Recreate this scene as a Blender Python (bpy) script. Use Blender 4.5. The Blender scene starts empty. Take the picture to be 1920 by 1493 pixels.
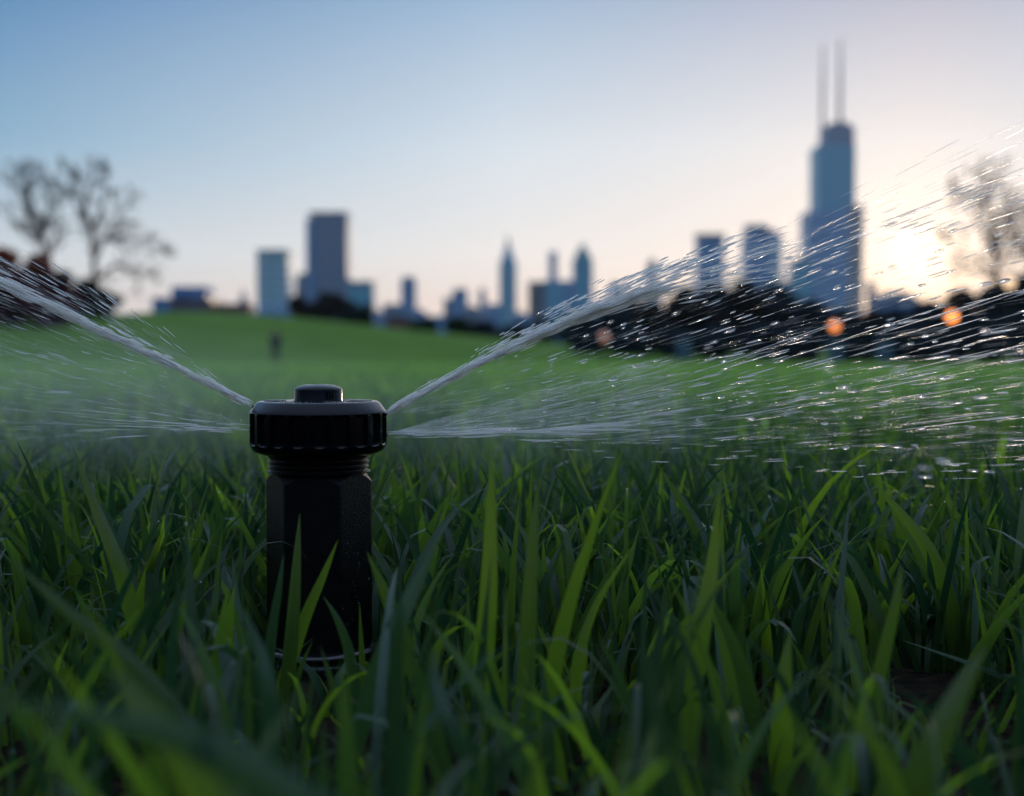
import bpy, bmesh, math, random
import numpy as np
from mathutils import Vector, Matrix

R = math.radians
rng = np.random.default_rng(11)
random.seed(5)
scene = bpy.context.scene
COL = scene.collection

# ------------------------------------------------------------------ camera
F = 2600.0                       # focal length in pixels of the 1920 px wide photograph
PX0, PY0, HOR = 960.0, 746.5, 650.0
PITCH = math.atan((PY0 - HOR) / F)
CAMZ = 0.13
cam_d = bpy.data.cameras.new('camera')
cam = bpy.data.objects.new('camera', cam_d)
COL.objects.link(cam)
cam.location = (0, 0, CAMZ)
cam.rotation_euler = (R(90) - PITCH, 0, 0)
cam_d.sensor_width = 36
cam_d.lens = F / 1920 * 36
cam_d.clip_start = 0.01
cam_d.clip_end = 12000
cam_d.dof.use_dof = True
cam_d.dof.focus_distance = 0.557
cam_d.dof.aperture_fstop = 8.6
cam_d.dof.aperture_blades = 0
scene.camera = cam

CP, SP = math.cos(PITCH), math.sin(PITCH)


def at(px, py, Y):
    """The world point that a photo pixel shows at world distance Y."""
    cx = (px - PX0) / F
    cy = -(py - PY0) / F
    dx, dy, dz = cx, CP + cy * SP, -SP + cy * CP
    s = Y / dy
    return Vector((dx * s, Y, CAMZ + dz * s))


def proj(x, y, z):
    zz = z - CAMZ
    d = y * CP - zz * SP
    v = y * SP + zz * CP
    return PX0 + F * x / d, PY0 - F * v / d


# ------------------------------------------------------------------ sky, sun, exposure
SUN_AZ, SUN_EL = R(16.3), R(3.6)
sunv = Vector((math.sin(SUN_AZ) * math.cos(SUN_EL), math.cos(SUN_AZ) * math.cos(SUN_EL), math.sin(SUN_EL)))


def lin(r, g, b, k=1.0):
    f = lambda c: (c / 255 / 12.92 if c / 255 <= 0.04045 else ((c / 255 + 0.055) / 1.055) ** 2.4) * k
    return (f(r), f(g), f(b), 1.0)


world = bpy.data.worlds.new('World')
scene.world = world
world.use_nodes = True
wn, wl = world.node_tree.nodes, world.node_tree.links
wn.clear()


def N(nodes, kind, **kw):
    n = nodes.new(kind)
    for k, v in kw.items():
        setattr(n, k, v)
    return n


def math_node(nodes, links, op, a, b=None, clamp=False):
    n = nodes.new('ShaderNodeMath')
    n.operation = op
    n.use_clamp = clamp
    for i, v in enumerate((a, b)):
        if v is None:
            continue
        if isinstance(v, (int, float)):
            n.inputs[i].default_value = v
        else:
            links.new(v, n.inputs[i])
    return n.outputs[0]


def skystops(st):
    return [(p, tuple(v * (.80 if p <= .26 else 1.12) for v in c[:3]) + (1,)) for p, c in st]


def ramp(nodes, links, fac, stops, interp='LINEAR'):
    n = nodes.new('ShaderNodeValToRGB')
    cr = n.color_ramp
    cr.interpolation = interp
    while len(cr.elements) < len(stops):
        cr.elements.new(0.5)
    for e, (p, c) in zip(cr.elements, stops):
        e.position = p
    for e, (p, c) in zip(cr.elements, stops):
        e.color = c
    links.new(fac, n.inputs[0])
    return n.outputs[0]


def mixc(nodes, links, fac, a, b, mode='MIX'):
    n = nodes.new('ShaderNodeMix')
    n.data_type = 'RGBA'
    n.blend_type = mode
    for i, v in ((0, fac), (6, a), (7, b)):
        if isinstance(v, (int, float)):
            n.inputs[i].default_value = v
        elif isinstance(v, tuple):
            n.inputs[i].default_value = v
        else:
            links.new(v, n.inputs[i])
    return n.outputs[2]


tc = N(wn, 'ShaderNodeTexCoord')
sep = N(wn, 'ShaderNodeSeparateXYZ')
wl.new(tc.outputs['Generated'], sep.inputs[0])
zz = math_node(wn, wl, 'MAXIMUM', sep.outputs[2], 0.0)
# horizontal angle from the sun's azimuth
flat = N(wn, 'ShaderNodeCombineXYZ')
wl.new(sep.outputs[0], flat.inputs[0]); wl.new(sep.outputs[1], flat.inputs[1])
nrm = N(wn, 'ShaderNodeVectorMath', operation='NORMALIZE')
wl.new(flat.outputs[0], nrm.inputs[0])
dot = N(wn, 'ShaderNodeVectorMath', operation='DOT_PRODUCT')
wl.new(nrm.outputs[0], dot.inputs[0])
dot.inputs[1].default_value = (math.sin(SUN_AZ), math.cos(SUN_AZ), 0)
ang = math_node(wn, wl, 'ARCCOSINE', math_node(wn, wl, 'MINIMUM', dot.outputs['Value'], 0.99999))
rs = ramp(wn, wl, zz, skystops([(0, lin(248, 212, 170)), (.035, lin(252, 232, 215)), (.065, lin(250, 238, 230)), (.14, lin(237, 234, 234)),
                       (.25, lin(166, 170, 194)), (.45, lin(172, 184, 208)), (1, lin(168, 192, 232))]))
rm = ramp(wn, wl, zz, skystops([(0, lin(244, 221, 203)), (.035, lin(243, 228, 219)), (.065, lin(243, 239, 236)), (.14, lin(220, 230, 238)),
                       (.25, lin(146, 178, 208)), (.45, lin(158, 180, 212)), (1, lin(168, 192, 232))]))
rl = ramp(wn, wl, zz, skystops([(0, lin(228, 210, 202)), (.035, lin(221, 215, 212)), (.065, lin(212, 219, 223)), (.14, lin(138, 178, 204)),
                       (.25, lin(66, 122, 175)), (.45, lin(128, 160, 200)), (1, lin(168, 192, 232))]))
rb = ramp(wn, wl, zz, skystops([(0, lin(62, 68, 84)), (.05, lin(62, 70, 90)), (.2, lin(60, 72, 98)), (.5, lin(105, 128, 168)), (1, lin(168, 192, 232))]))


def mrange(nodes, links, v, a, b):
    n = nodes.new('ShaderNodeMapRange')
    n.inputs[1].default_value = a
    n.inputs[2].default_value = b
    n.interpolation_type = 'SMOOTHSTEP'
    links.new(v, n.inputs[0])
    return n.outputs[0]


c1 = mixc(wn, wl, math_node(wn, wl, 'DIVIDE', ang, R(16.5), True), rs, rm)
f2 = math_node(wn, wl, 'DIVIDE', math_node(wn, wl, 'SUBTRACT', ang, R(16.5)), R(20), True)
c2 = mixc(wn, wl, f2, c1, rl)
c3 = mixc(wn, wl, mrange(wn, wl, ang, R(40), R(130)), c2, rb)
# glow round the low sun
dn = N(wn, 'ShaderNodeVectorMath', operation='DOT_PRODUCT')
wl.new(tc.outputs['Generated'], dn.inputs[0])
dn.inputs[1].default_value = sunv
sa = math_node(wn, wl, 'ARCCOSINE', math_node(wn, wl, 'MINIMUM', dn.outputs['Value'], 0.999999))
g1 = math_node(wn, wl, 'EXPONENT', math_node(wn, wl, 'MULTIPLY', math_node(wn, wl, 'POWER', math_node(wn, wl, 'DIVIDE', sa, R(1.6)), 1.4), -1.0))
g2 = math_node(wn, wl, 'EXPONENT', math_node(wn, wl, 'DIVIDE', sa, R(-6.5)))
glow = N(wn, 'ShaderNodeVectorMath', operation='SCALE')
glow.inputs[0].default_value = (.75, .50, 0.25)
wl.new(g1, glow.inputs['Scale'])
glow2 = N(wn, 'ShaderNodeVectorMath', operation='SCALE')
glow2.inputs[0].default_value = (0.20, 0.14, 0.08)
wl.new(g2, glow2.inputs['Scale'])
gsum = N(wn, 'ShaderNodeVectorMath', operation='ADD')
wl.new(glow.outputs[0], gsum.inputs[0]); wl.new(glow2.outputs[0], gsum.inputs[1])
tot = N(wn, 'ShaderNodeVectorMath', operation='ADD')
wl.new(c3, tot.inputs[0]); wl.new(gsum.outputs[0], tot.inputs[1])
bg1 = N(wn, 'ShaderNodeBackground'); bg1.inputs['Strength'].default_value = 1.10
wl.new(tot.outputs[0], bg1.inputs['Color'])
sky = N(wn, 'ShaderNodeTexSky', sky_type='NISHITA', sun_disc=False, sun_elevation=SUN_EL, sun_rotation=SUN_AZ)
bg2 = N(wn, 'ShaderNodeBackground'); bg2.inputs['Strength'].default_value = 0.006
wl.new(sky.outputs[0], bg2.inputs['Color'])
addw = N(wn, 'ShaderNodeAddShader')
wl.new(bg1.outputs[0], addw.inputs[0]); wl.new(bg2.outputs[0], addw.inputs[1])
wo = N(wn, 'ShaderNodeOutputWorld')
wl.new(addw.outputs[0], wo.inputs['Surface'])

sl = bpy.data.lights.new('sun', 'SUN')
sl.energy = 0.22
sl.angle = R(4)
sl.color = (1.0, 0.78, 0.55)
so = bpy.data.objects.new('sun', sl)
COL.objects.link(so)
so.rotation_euler = (-sunv).to_track_quat('-Z', 'Y').to_euler()

scene.view_settings.view_transform = 'Standard'
scene.view_settings.look = 'None'
scene.view_settings.exposure = 0.3
scene.view_settings.gamma = 1.0
scene.view_settings.use_curve_mapping = False
scene.cycles.use_denoising = True
scene.cycles.max_bounces = 20
scene.cycles.transparent_max_bounces = 128
scene.cycles.diffuse_bounces = 10
scene.cycles.transmission_bounces = 20
scene.cycles.volume_bounces = 1
scene.cycles.caustics_reflective = False
scene.cycles.caustics_refractive = False


# ------------------------------------------------------------------ helpers
def mat(name, color, rough=0.6, **kw):
    m = bpy.data.materials.new(name)
    m.use_nodes = True
    b = m.node_tree.nodes['Principled BSDF']
    b.inputs['Base Color'].default_value = (*color[:3], 1)
    b.inputs['Roughness'].default_value = rough
    for k, v in kw.items():
        b.inputs[k.replace('_', ' ')].default_value = v
    return m


def noisy(m, c1, c2, scale, bump=0.0, bump_scale=None, dist=0.001, detail=4):
    """Vary a material's own colour with noise and give it a bump."""
    n, l = m.node_tree.nodes, m.node_tree.links
    b = n['Principled BSDF']
    t = n.new('ShaderNodeTexCoord')
    x = n.new('ShaderNodeTexNoise'); x.inputs['Scale'].default_value = scale; x.inputs['Detail'].default_value = detail
    l.new(t.outputs['Object'], x.inputs['Vector'])
    l.new(ramp(n, l, x.outputs[0], [(.35, (*c1[:3], 1)), (.65, (*c2[:3], 1))]), b.inputs['Base Color'])
    if bump:
        y = n.new('ShaderNodeTexNoise'); y.inputs['Scale'].default_value = bump_scale or scale; y.inputs['Detail'].default_value = 3
        l.new(t.outputs['Object'], y.inputs['Vector'])
        bu = n.new('ShaderNodeBump'); bu.inputs['Strength'].default_value = bump; bu.inputs['Distance'].default_value = dist
        l.new(y.outputs[0], bu.inputs['Height'])
        l.new(bu.outputs[0], b.inputs['Normal'])
    return m


def np_mesh(name, V, Fq, m=None, parent=None, smooth=True, attr=None):
    """Mesh object from numpy arrays; Fq is (n, 4) quads or (n, 3) triangles."""
    V = np.asarray(V, dtype=np.float32).reshape(-1, 3)
    Fq = np.asarray(Fq, dtype=np.int32)
    k = Fq.shape[1]
    me = bpy.data.meshes.new(name)
    me.vertices.add(len(V)); me.vertices.foreach_set('co', V.ravel())
    me.loops.add(Fq.size); me.loops.foreach_set('vertex_index', Fq.ravel())
    me.polygons.add(len(Fq))
    me.polygons.foreach_set('loop_start', np.arange(len(Fq), dtype=np.int32) * k)
    me.polygons.foreach_set('loop_total', np.full(len(Fq), k, dtype=np.int32))
    me.polygons.foreach_set('use_smooth', np.full(len(Fq), smooth, dtype=bool))
    me.update(calc_edges=True)
    if attr is not None:
        for an, av in attr.items():
            a = me.attributes.new(an, 'FLOAT_COLOR', 'POINT')
            a.data.foreach_set('color', np.asarray(av, dtype=np.float32).ravel())
    if m:
        me.materials.append(m)
    o = bpy.data.objects.new(name, me)
    COL.objects.link(o)
    if parent:
        o.parent = parent
    return o


def bm_obj(name, bm, m=None, parent=None, smooth=False):
    me = bpy.data.meshes.new(name)
    bmesh.ops.recalc_face_normals(bm, faces=bm.faces)
    for f in bm.faces:
        f.smooth = smooth
    bm.to_mesh(me); bm.free()
    if m:
        me.materials.append(m)
    o = bpy.data.objects.new(name, me)
    COL.objects.link(o)
    if parent:
        o.parent = parent
    return o


def tag(o, label=None, cat=None, group=None, kind=None):
    if label: o['label'] = label
    if cat: o['category'] = cat
    if group: o['group'] = group
    if kind: o['kind'] = kind
    return o


def thing(name, label, cat, loc=(0, 0, 0), group=None):
    o = bpy.data.objects.new(name, None)
    o.empty_display_size = 0.1
    COL.objects.link(o)
    o.location = loc
    return tag(o, label, cat, group)


def local(parent, *obs):
    """Geometry was written in world coordinates: move it into the parent's frame."""
    M = Matrix.Translation(-Vector(parent.location))
    for o in obs:
        o.data.transform(M)


def box(bm, x0, x1, y0, y1, z0, z1, taper=0.0):
    cx, cy = (x0 + x1) / 2, (y0 + y1) / 2
    vs = []
    for z, k in ((z0, 1), (z1, 1 - taper)):
        for x, y in ((x0, y0), (x1, y0), (x1, y1), (x0, y1)):
            vs.append(bm.verts.new((cx + (x - cx) * k, cy + (y - cy) * k, z)))
    for f in ((0, 1, 2, 3), (4, 5, 6, 7), (0, 1, 5, 4), (1, 2, 6, 5), (2, 3, 7, 6), (3, 0, 4, 7)):
        bm.faces.new([vs[i] for i in f])


def lathe(bm, prof, n=64, cx=0, cy=0, close=True):
    """Surface of revolution about a vertical axis from (radius, z) pairs."""
    rings = []
    for r, z in prof:
        if r <= 1e-7:
            rings.append([bm.verts.new((cx, cy, z))])
        else:
            rings.append([bm.verts.new((cx + r * math.cos(2 * math.pi * i / n), cy + r * math.sin(2 * math.pi * i / n), z)) for i in range(n)])
    for a, b in zip(rings, rings[1:]):
        for i in range(n):
            j = (i + 1) % n
            if len(a) == 1 and len(b) == 1: continue
            if len(a) == 1: bm.faces.new((a[0], b[i], b[j]))
            elif len(b) == 1: bm.faces.new((a[i], a[j], b[0]))
            else: bm.faces.new((a[i], a[j], b[j], b[i]))


# ------------------------------------------------------------------ ground
CREST = [(-800, 640), (0, 600), (240, 588), (330, 584), (460, 588), (600, 600), (760, 618), (930, 634), (1100, 650), (1350, 668), (1600, 680), (1920, 690), (2800, 700)]
CU = np.array([(p - PX0) / F for p, _ in CREST])
CE = np.array([(HOR - e) / F for _, e in CREST])
YC = 112.0


def sstep(t):
    t = np.clip(t, 0, 1)
    return t * t * (3 - 2 * t)


def gz(x, y):
    """Height of the lawn."""
    x = np.asarray(x, float); y = np.asarray(y, float)
    yy = np.maximum(y, 1e-3)
    u = x / np.maximum(yy, 5.0)
    dip = -0.0105 * np.clip(y, 0, 76) * sstep((y - 2) / 22)
    zc = CAMZ + np.interp(u, CU, CE) * YC
    t = sstep((y - 74) / (YC - 74))
    z = dip * (1 - t) + zc * t
    t2 = sstep((y - YC) / 120)
    z = z * (1 - t2) + (-4.0) * t2
    return z


ys = np.concatenate([np.linspace(-3, 3, 61), np.geomspace(3.2, 200, 110), np.geomspace(215, 3380, 28)])
us = np.linspace(-1.0, 1.0, 121)
VV = []
for y in ys:
    half = 3.0 + max(y, 0) * 0.99
    xs = us * half
    z = gz(xs, np.full_like(xs, y))
    VV.append(np.stack([xs, np.full_like(xs, y), z], 1))
VV = np.array(VV)
ny, nx = VV.shape[:2]
ii = np.arange(ny * nx).reshape(ny, nx)
FQ = np.stack([ii[:-1, :-1], ii[:-1, 1:], ii[1:, 1:], ii[1:, :-1]], -1).reshape(-1, 4)

mg = bpy.data.materials.new('lawn_ground'); mg.use_nodes = True
n, l = mg.node_tree.nodes, mg.node_tree.links
b = n['Principled BSDF']
geo = n.new('ShaderNodeNewGeometry')
sp = n.new('ShaderNodeSeparateXYZ'); l.new(geo.outputs['Position'], sp.inputs[0])
n1 = n.new('ShaderNodeTexNoise'); n1.inputs['Scale'].default_value = 0.22; n1.inputs['Detail'].default_value = 5
l.new(geo.outputs['Position'], n1.inputs['Vector'])
n2 = n.new('ShaderNodeTexNoise'); n2.inputs['Scale'].default_value = 3.0; n2.inputs['Detail'].default_value = 6
l.new(geo.outputs['Position'], n2.inputs['Vector'])
g_a = ramp(n, l, n1.outputs[0], [(.35, (.075, .175, .022, 1)), (.65, (.17, .29, .05, 1))])
g_b = mixc(n, l, 0.5, g_a, ramp(n, l, n2.outputs[0], [(.3, (.07, .16, .02, 1)), (.7, (.19, .32, .055, 1))]))
n3 = n.new('ShaderNodeTexNoise'); n3.inputs['Scale'].default_value = 140; n3.inputs['Detail'].default_value = 6
l.new(geo.outputs['Position'], n3.inputs['Vector'])
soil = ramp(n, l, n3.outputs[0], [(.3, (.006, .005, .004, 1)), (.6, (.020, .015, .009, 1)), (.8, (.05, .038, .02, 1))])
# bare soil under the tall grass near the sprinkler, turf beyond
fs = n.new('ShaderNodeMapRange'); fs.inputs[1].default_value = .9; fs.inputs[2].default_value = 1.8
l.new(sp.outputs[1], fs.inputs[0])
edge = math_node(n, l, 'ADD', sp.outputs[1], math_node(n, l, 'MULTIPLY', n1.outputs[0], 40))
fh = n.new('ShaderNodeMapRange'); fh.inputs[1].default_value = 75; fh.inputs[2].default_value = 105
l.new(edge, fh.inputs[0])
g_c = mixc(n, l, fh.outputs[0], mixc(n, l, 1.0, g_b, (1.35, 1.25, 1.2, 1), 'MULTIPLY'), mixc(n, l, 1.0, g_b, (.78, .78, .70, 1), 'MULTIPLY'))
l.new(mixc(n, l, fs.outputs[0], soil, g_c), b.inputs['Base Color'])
b.inputs['Roughness'].default_value = 0.95
b.inputs['Specular IOR Level'].default_value = 0.03
bu = n.new('ShaderNodeBump'); bu.inputs['Strength'].default_value = 0.6; bu.inputs['Distance'].default_value = 0.003
l.new(n3.outputs[0], bu.inputs['Height']); l.new(bu.outputs[0], b.inputs['Normal'])
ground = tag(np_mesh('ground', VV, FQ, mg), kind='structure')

# ------------------------------------------------------------------ grass
def blade_material(name, k=1.0, tb=.022):
    m = bpy.data.materials.new(name); m.use_nodes = True
    n, l = m.node_tree.nodes, m.node_tree.links
    p = n['Principled BSDF']; out = n['Material Output']
    a = n.new('ShaderNodeAttribute'); a.attribute_name = 'blade'
    s = n.new('ShaderNodeSeparateColor'); l.new(a.outputs['Color'], s.inputs[0])
    r1, r2, u, v = s.outputs[0], s.outputs[1], s.outputs[2], a.outputs['Alpha']
    base = mixc(n, l, r1, (.012 * k, .052 * k, .014 * k, 1), (.075 * k, .155 * k, .010 * k, 1))
    base = mixc(n, l, math_node(n, l, 'GREATER_THAN', r2, .97), base, (.20, .15, .065, 1))
    blue = mixc(n, l, math_node(n, l, 'MULTIPLY', math_node(n, l, 'GREATER_THAN', r2, .62), .75), base, (.022, .085, .045, 1))
    # veins running the length of the blade
    st = math_node(n, l, 'SINE', math_node(n, l, 'MULTIPLY', u, 44.0))
    vein = mixc(n, l, math_node(n, l, 'MULTIPLY', math_node(n, l, 'ADD', st, 1.0), .16), blue, (.11, .20, .05, 1))
    nz = n.new('ShaderNodeTexNoise'); nz.inputs['Scale'].default_value = 60; nz.inputs['Detail'].default_value = 4
    ge = n.new('ShaderNodeNewGeometry'); l.new(ge.outputs['Position'], nz.inputs['Vector'])
    mott = mixc(n, l, math_node(n, l, 'MULTIPLY', nz.outputs[0], .5), vein, (.020, .05, .010, 1))
    # dry straw tips on some blades
    tip = math_node(n, l, 'MULTIPLY', mrange(n, l, math_node(n, l, 'ADD', v, math_node(n, l, 'MULTIPLY', nz.outputs[0], .06)), .93, 1.03), math_node(n, l, 'GREATER_THAN', r2, .6))
    col = mixc(n, l, tip, mott, (.10, .09, .035, 1))
    l.new(col, p.inputs['Base Color'])
    p.inputs['Roughness'].default_value = 0.36
    p.inputs['Specular IOR Level'].default_value = 0.55
    bu = n.new('ShaderNodeBump'); bu.inputs['Strength'].default_value = .35; bu.inputs['Distance'].default_value = .0003
    l.new(st, bu.inputs['Height']); l.new(bu.outputs[0], p.inputs['Normal'])
    tr = n.new('ShaderNodeBsdfTranslucent')
    tcol = mixc(n, l, r1, (.030 * k ** .4, .13 * k ** .4, tb * 1.5, 1), (.40 * k ** .4, .66 * k ** .4, tb, 1))
    l.new(tcol, tr.inputs['Color'])
    mx = n.new('ShaderNodeMixShader')
    l.new(math_node(n, l, 'ADD', .30, math_node(n, l, 'MULTIPLY', r1, .32)), mx.inputs[0])
    l.new(p.outputs[0], mx.inputs[1]); l.new(tr.outputs[0], mx.inputs[2])
    l.new(mx.outputs[0], out.inputs['Surface'])
    return m


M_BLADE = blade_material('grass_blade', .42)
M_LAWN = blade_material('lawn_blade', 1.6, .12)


def blades(bx, by, h, w, lean_dir, lean, curve, face, twist, r1, r2, rows, cols=3, fold=0.22, droop=None):
    """Vectorised grass blades -> verts (N, rows+1, cols, 3) and the 'blade' attribute."""
    Nn = len(bx)
    t = np.linspace(0, 1, rows + 1)[None, :]
    L = lambda a: np.asarray(a)[:, None]
    # centre line: elevation angle falls from root to tip
    a0 = np.pi / 2 - L(lean)
    angl = a0 - L(curve) * t ** 1.6
    if droop is not None:
        angl = angl - L(droop) * sstep((t - .5) / .4)
    seg = L(h) / rows
    am = (angl[:, 1:] + angl[:, :-1]) / 2
    hor = np.concatenate([np.zeros((Nn, 1)), np.cumsum(np.cos(am) * seg, 1)], 1)
    ver = np.concatenate([np.zeros((Nn, 1)), np.cumsum(np.sin(am) * seg, 1)], 1)
    cx = L(bx) + np.cos(L(lean_dir)) * hor
    cy = L(by) + np.sin(L(lean_dir)) * hor
    cz = gz(L(bx), L(by)) - 0.004 + ver
    fa = L(face) + L(twist) * t
    sx, sy = np.cos(fa), np.sin(fa)
    wid = L(w) * (0.55 + 0.45 * np.clip(t / .3, 0, 1)) * (1 - t ** 2.4) + 0.0001
    V = np.zeros((Nn, rows + 1, cols, 3))
    for c in range(cols):
        k = (c / (cols - 1) - .5)
        off = fold * (0.5 - abs(k) * 2 * 0.5) * 2 if cols > 2 else 0
        V[:, :, c, 0] = cx + sx * wid * k - sy * wid * off * .5
        V[:, :, c, 1] = cy + sy * wid * k + sx * wid * off * .5
        V[:, :, c, 2] = cz
    A = np.zeros((Nn, rows + 1, cols, 4))
    A[..., 0] = np.asarray(r1)[:, None, None]
    A[..., 1] = np.asarray(r2)[:, None, None]
    A[..., 2] = (np.arange(cols) / (cols - 1))[None, None, :]
    A[..., 3] = t[:, :, None]
    return V, A


def grid_faces(Nn, R1, C):
    base = np.arange(R1 * C).reshape(R1, C)
    q = np.stack([base[:-1, :-1], base[:-1, 1:], base[1:, 1:], base[1:, :-1]], -1).reshape(-1, 4)
    return (q[None] + (np.arange(Nn) * R1 * C)[:, None, None]).reshape(-1, 4)


S0 = at(597, 780, 0.5585)          # the sprinkler's axis
SX, SY = S0.x, S0.y


def scatter(Nn, y0, y1, margin):
    """Points in the strip of ground the picture sees, even per area."""
    y = np.sqrt(rng.uniform(0, 1, Nn) * (y1 ** 2 - y0 ** 2) + y0 ** 2)
    x = rng.uniform(-1, 1, Nn) * (y * 0.385 + margin)
    return x, y


def patchy(x, y, s):
    return 0.5 + 0.25 * np.sin(x * s + 1.3) * np.cos(y * s * 1.2 + .4) + .25 * np.sin(x * s * 2.3 - y * s * 1.7)


def make_grass(Nn, y0, y1, margin, hm, hs, wm, rows, cols, seg_keep=True):
    x, y = scatter(Nn, y0, y1, margin)
    pt = patchy(x, y, 14)
    # blades grow in tufts
    k = rng.integers(0, Nn, Nn)
    tuft = rng.uniform(0, 1, Nn) < .6
    ci = (np.arange(Nn) // 7) * 7
    ci = np.clip(ci, 0, Nn - 1)
    x = np.where(tuft, x[ci] + rng.normal(0, .006 + .003 * y, Nn), x)
    y = np.where(tuft, y[ci] + rng.normal(0, .006 + .003 * y, Nn), y)
    h = np.clip(rng.normal(hm, hs, Nn), .02, None) * (.85 + .3 * pt)
    w = wm * rng.uniform(.38, 1.35, Nn)
    ld = rng.uniform(0, 2 * np.pi, Nn)
    lean = np.abs(rng.normal(0, .26, Nn))
    curve = np.abs(rng.normal(.35, .6, Nn))
    face = rng.uniform(-1.1, 1.1, Nn)
    twist = rng.normal(0, .7, Nn)
    r1 = np.clip(rng.beta(.62, 1.25, Nn) + .15 * (pt - .5), 0, 1)
    r2 = rng.uniform(0, 1, Nn)
    droop = np.where(rng.uniform(0, 1, Nn) < .17, rng.uniform(.8, 2.3, Nn), 0)
    V, A = blades(x, y, h, w, ld, lean, curve, face, twist, r1, r2, rows, cols, droop=droop)
    return V, A, x, y


def keep_mask(V, x, y, thin=.62):
    P = V.reshape(len(x), -1, 3)
    d = np.hypot(P[..., 0] - SX, P[..., 1] - SY).min(1)
    ok = d > .0262
    ok &= np.hypot(P[..., 0], P[..., 1]).min(1) > .085
    px, py = proj(P[..., 0], np.maximum(P[..., 1], .02), P[..., 2])
    top = py.min(1)
    tx = np.take_along_axis(px, py.argmin(1)[:, None], 1)[:, 0]
    infront = (y < SY) & (tx > 455) & (tx < 745)
    hitbody = ((px > 488) & (px < 708) & (py < 1190 + 40 * (px > 640))).any(1) & (y < SY)
    ok &= ~hitbody
    for a0, b0, a1, b1, ym in ((1625, 885, 1815, 1240, .545), (30, 885, 215, 1090, .53), (1005, 955, 1100, 1160, .53), (1130, 990, 1165, 1180, .51), (1400, 1095, 1550, 1190, .52), (1690, 1190, 1900, 1290, .495)):
        ok &= ~(((px > a0) & (px < a1) & (py > b0) & (py < b1)).any(1) & (y < ym))
    ok &= ~((y < .62) & (top < 905 + 25 * np.sin(tx * .013)))
    ok &= ~((y < .40) & (top < 1000 + 40 * np.sin(tx * .021)))
    ok &= ~((y < .26) & (top < 1200))
    ok &= ~((y >= .62) & (y < 1.1) & (top < 812))
    ok &= ~((y < .47) & (np.random.default_rng(3).uniform(0, 1, len(x)) < thin))
    return ok


V, A, gx, gy = make_grass(9500, .12, 1.05, .10, .070, .020, .0051, 9, 3)
ok = keep_mask(V, gx, gy)
V, A = V[ok], A[ok]
near_grass = np_mesh('grass', V, grid_faces(len(V), 10, 3), M_BLADE, attr={'blade': A})
tag(near_grass, 'tall dark green grass blades round the sprinkler', 'grass', kind='stuff')
DEW = V[(gy[ok] > .40) & (gy[ok] < .75)][:, 3:, 1].reshape(-1, 3)
V, A, gx, gy = make_grass(9000, .12, 1.05, .10, .030, .010, .0030, 4, 2)
ok = keep_mask(V, gx, gy, .15)
V, A = V[ok], A[ok]
tag(np_mesh('grass', V, grid_faces(len(V), 5, 2), M_BLADE, attr={'blade': A}), 'short fine undergrowth grass beneath the tall blades', 'grass', kind='stuff')
V, A, gx, gy = make_grass(60000, 1.0, 4.2, .25, .050, .011, .0066, 4, 2)
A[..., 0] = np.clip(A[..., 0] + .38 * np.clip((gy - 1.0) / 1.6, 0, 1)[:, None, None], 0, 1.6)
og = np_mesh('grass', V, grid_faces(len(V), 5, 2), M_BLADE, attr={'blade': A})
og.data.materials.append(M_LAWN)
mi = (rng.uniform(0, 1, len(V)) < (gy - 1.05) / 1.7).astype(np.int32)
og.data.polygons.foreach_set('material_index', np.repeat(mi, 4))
tag(og, 'blurred bright green lawn grass behind the sprinkler', 'grass', kind='stuff')
V, A, gx, gy = make_grass(7000, 4.2, 10, .5, .032, .008, .012, 3, 2)
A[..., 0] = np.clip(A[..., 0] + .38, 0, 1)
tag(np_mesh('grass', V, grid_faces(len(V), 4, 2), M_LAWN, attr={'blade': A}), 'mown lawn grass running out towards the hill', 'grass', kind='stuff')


def hero(label, pts, w, r1=.6, r2=.3, facing=0.0, twist=0.0, fold=.2, root=None):
    """One large blade along photo points (px, py, Y), root first; w is its width in metres."""
    P = [at(*p) for p in pts]
    # carry the root down into the soil
    last = P[0]
    if last.z > 0.001:
        k = P[0] - P[1]
        k = Vector((k.x, k.y, min(k.z, -1e-3)))
        P.insert(0, last + k.normalized() * (last.z / max(-k.normalized().z, .35)))
        P[0].z = -0.002
    nrow = 22
    # Catmull-Rom through the points
    Q = [P[0] * 2 - P[1]] + P + [P[-1] * 2 - P[-2]]
    line = []
    for i in range(nrow + 1):
        s = i / nrow * (len(P) - 1)
        j = min(int(s), len(P) - 2)
        t = s - j
        p0, p1, p2, p3 = Q[j:j + 4]
        line.append(0.5 * ((2 * p1) + (p2 - p0) * t + (2 * p0 - 5 * p1 + 4 * p2 - p3) * t * t + (3 * p1 - p0 - 3 * p2 + p3) * t ** 3))
    cols = 5
    V = np.zeros((nrow + 1, cols, 3)); A = np.zeros((nrow + 1, cols, 4))
    for i, c in enumerate(line):
        t = i / nrow
        tan = (line[min(i + 1, nrow)] - line[max(i - 1, 0)]).normalized()
        view = Vector((0, 1, 0))
        side = tan.cross(view).normalized()
        a = facing + twist * t
        nv = tan.cross(side).normalized()
        sd = side * math.cos(a) + nv * math.sin(a)
        nn = tan.cross(sd)
        wid = w * (.6 + .4 * min(t / .3, 1)) * (1 - t ** 2.6) + .00012
        for k in range(cols):
            u = k / (cols - 1) - .5
            V[i, k] = c + sd * wid * u + nn * wid * fold * (1 - abs(u) * 2)
            A[i, k] = (r1, r2, u + .5, t)
    o0 = V[0, 2].copy()
    o = np_mesh('grass_blade', V - o0, grid_faces(1, nrow + 1, cols), M_BLADE, attr={'blade': A})
    o.location = o0
    return tag(o, label, 'grass blade', 'large single grass blades')


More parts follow.
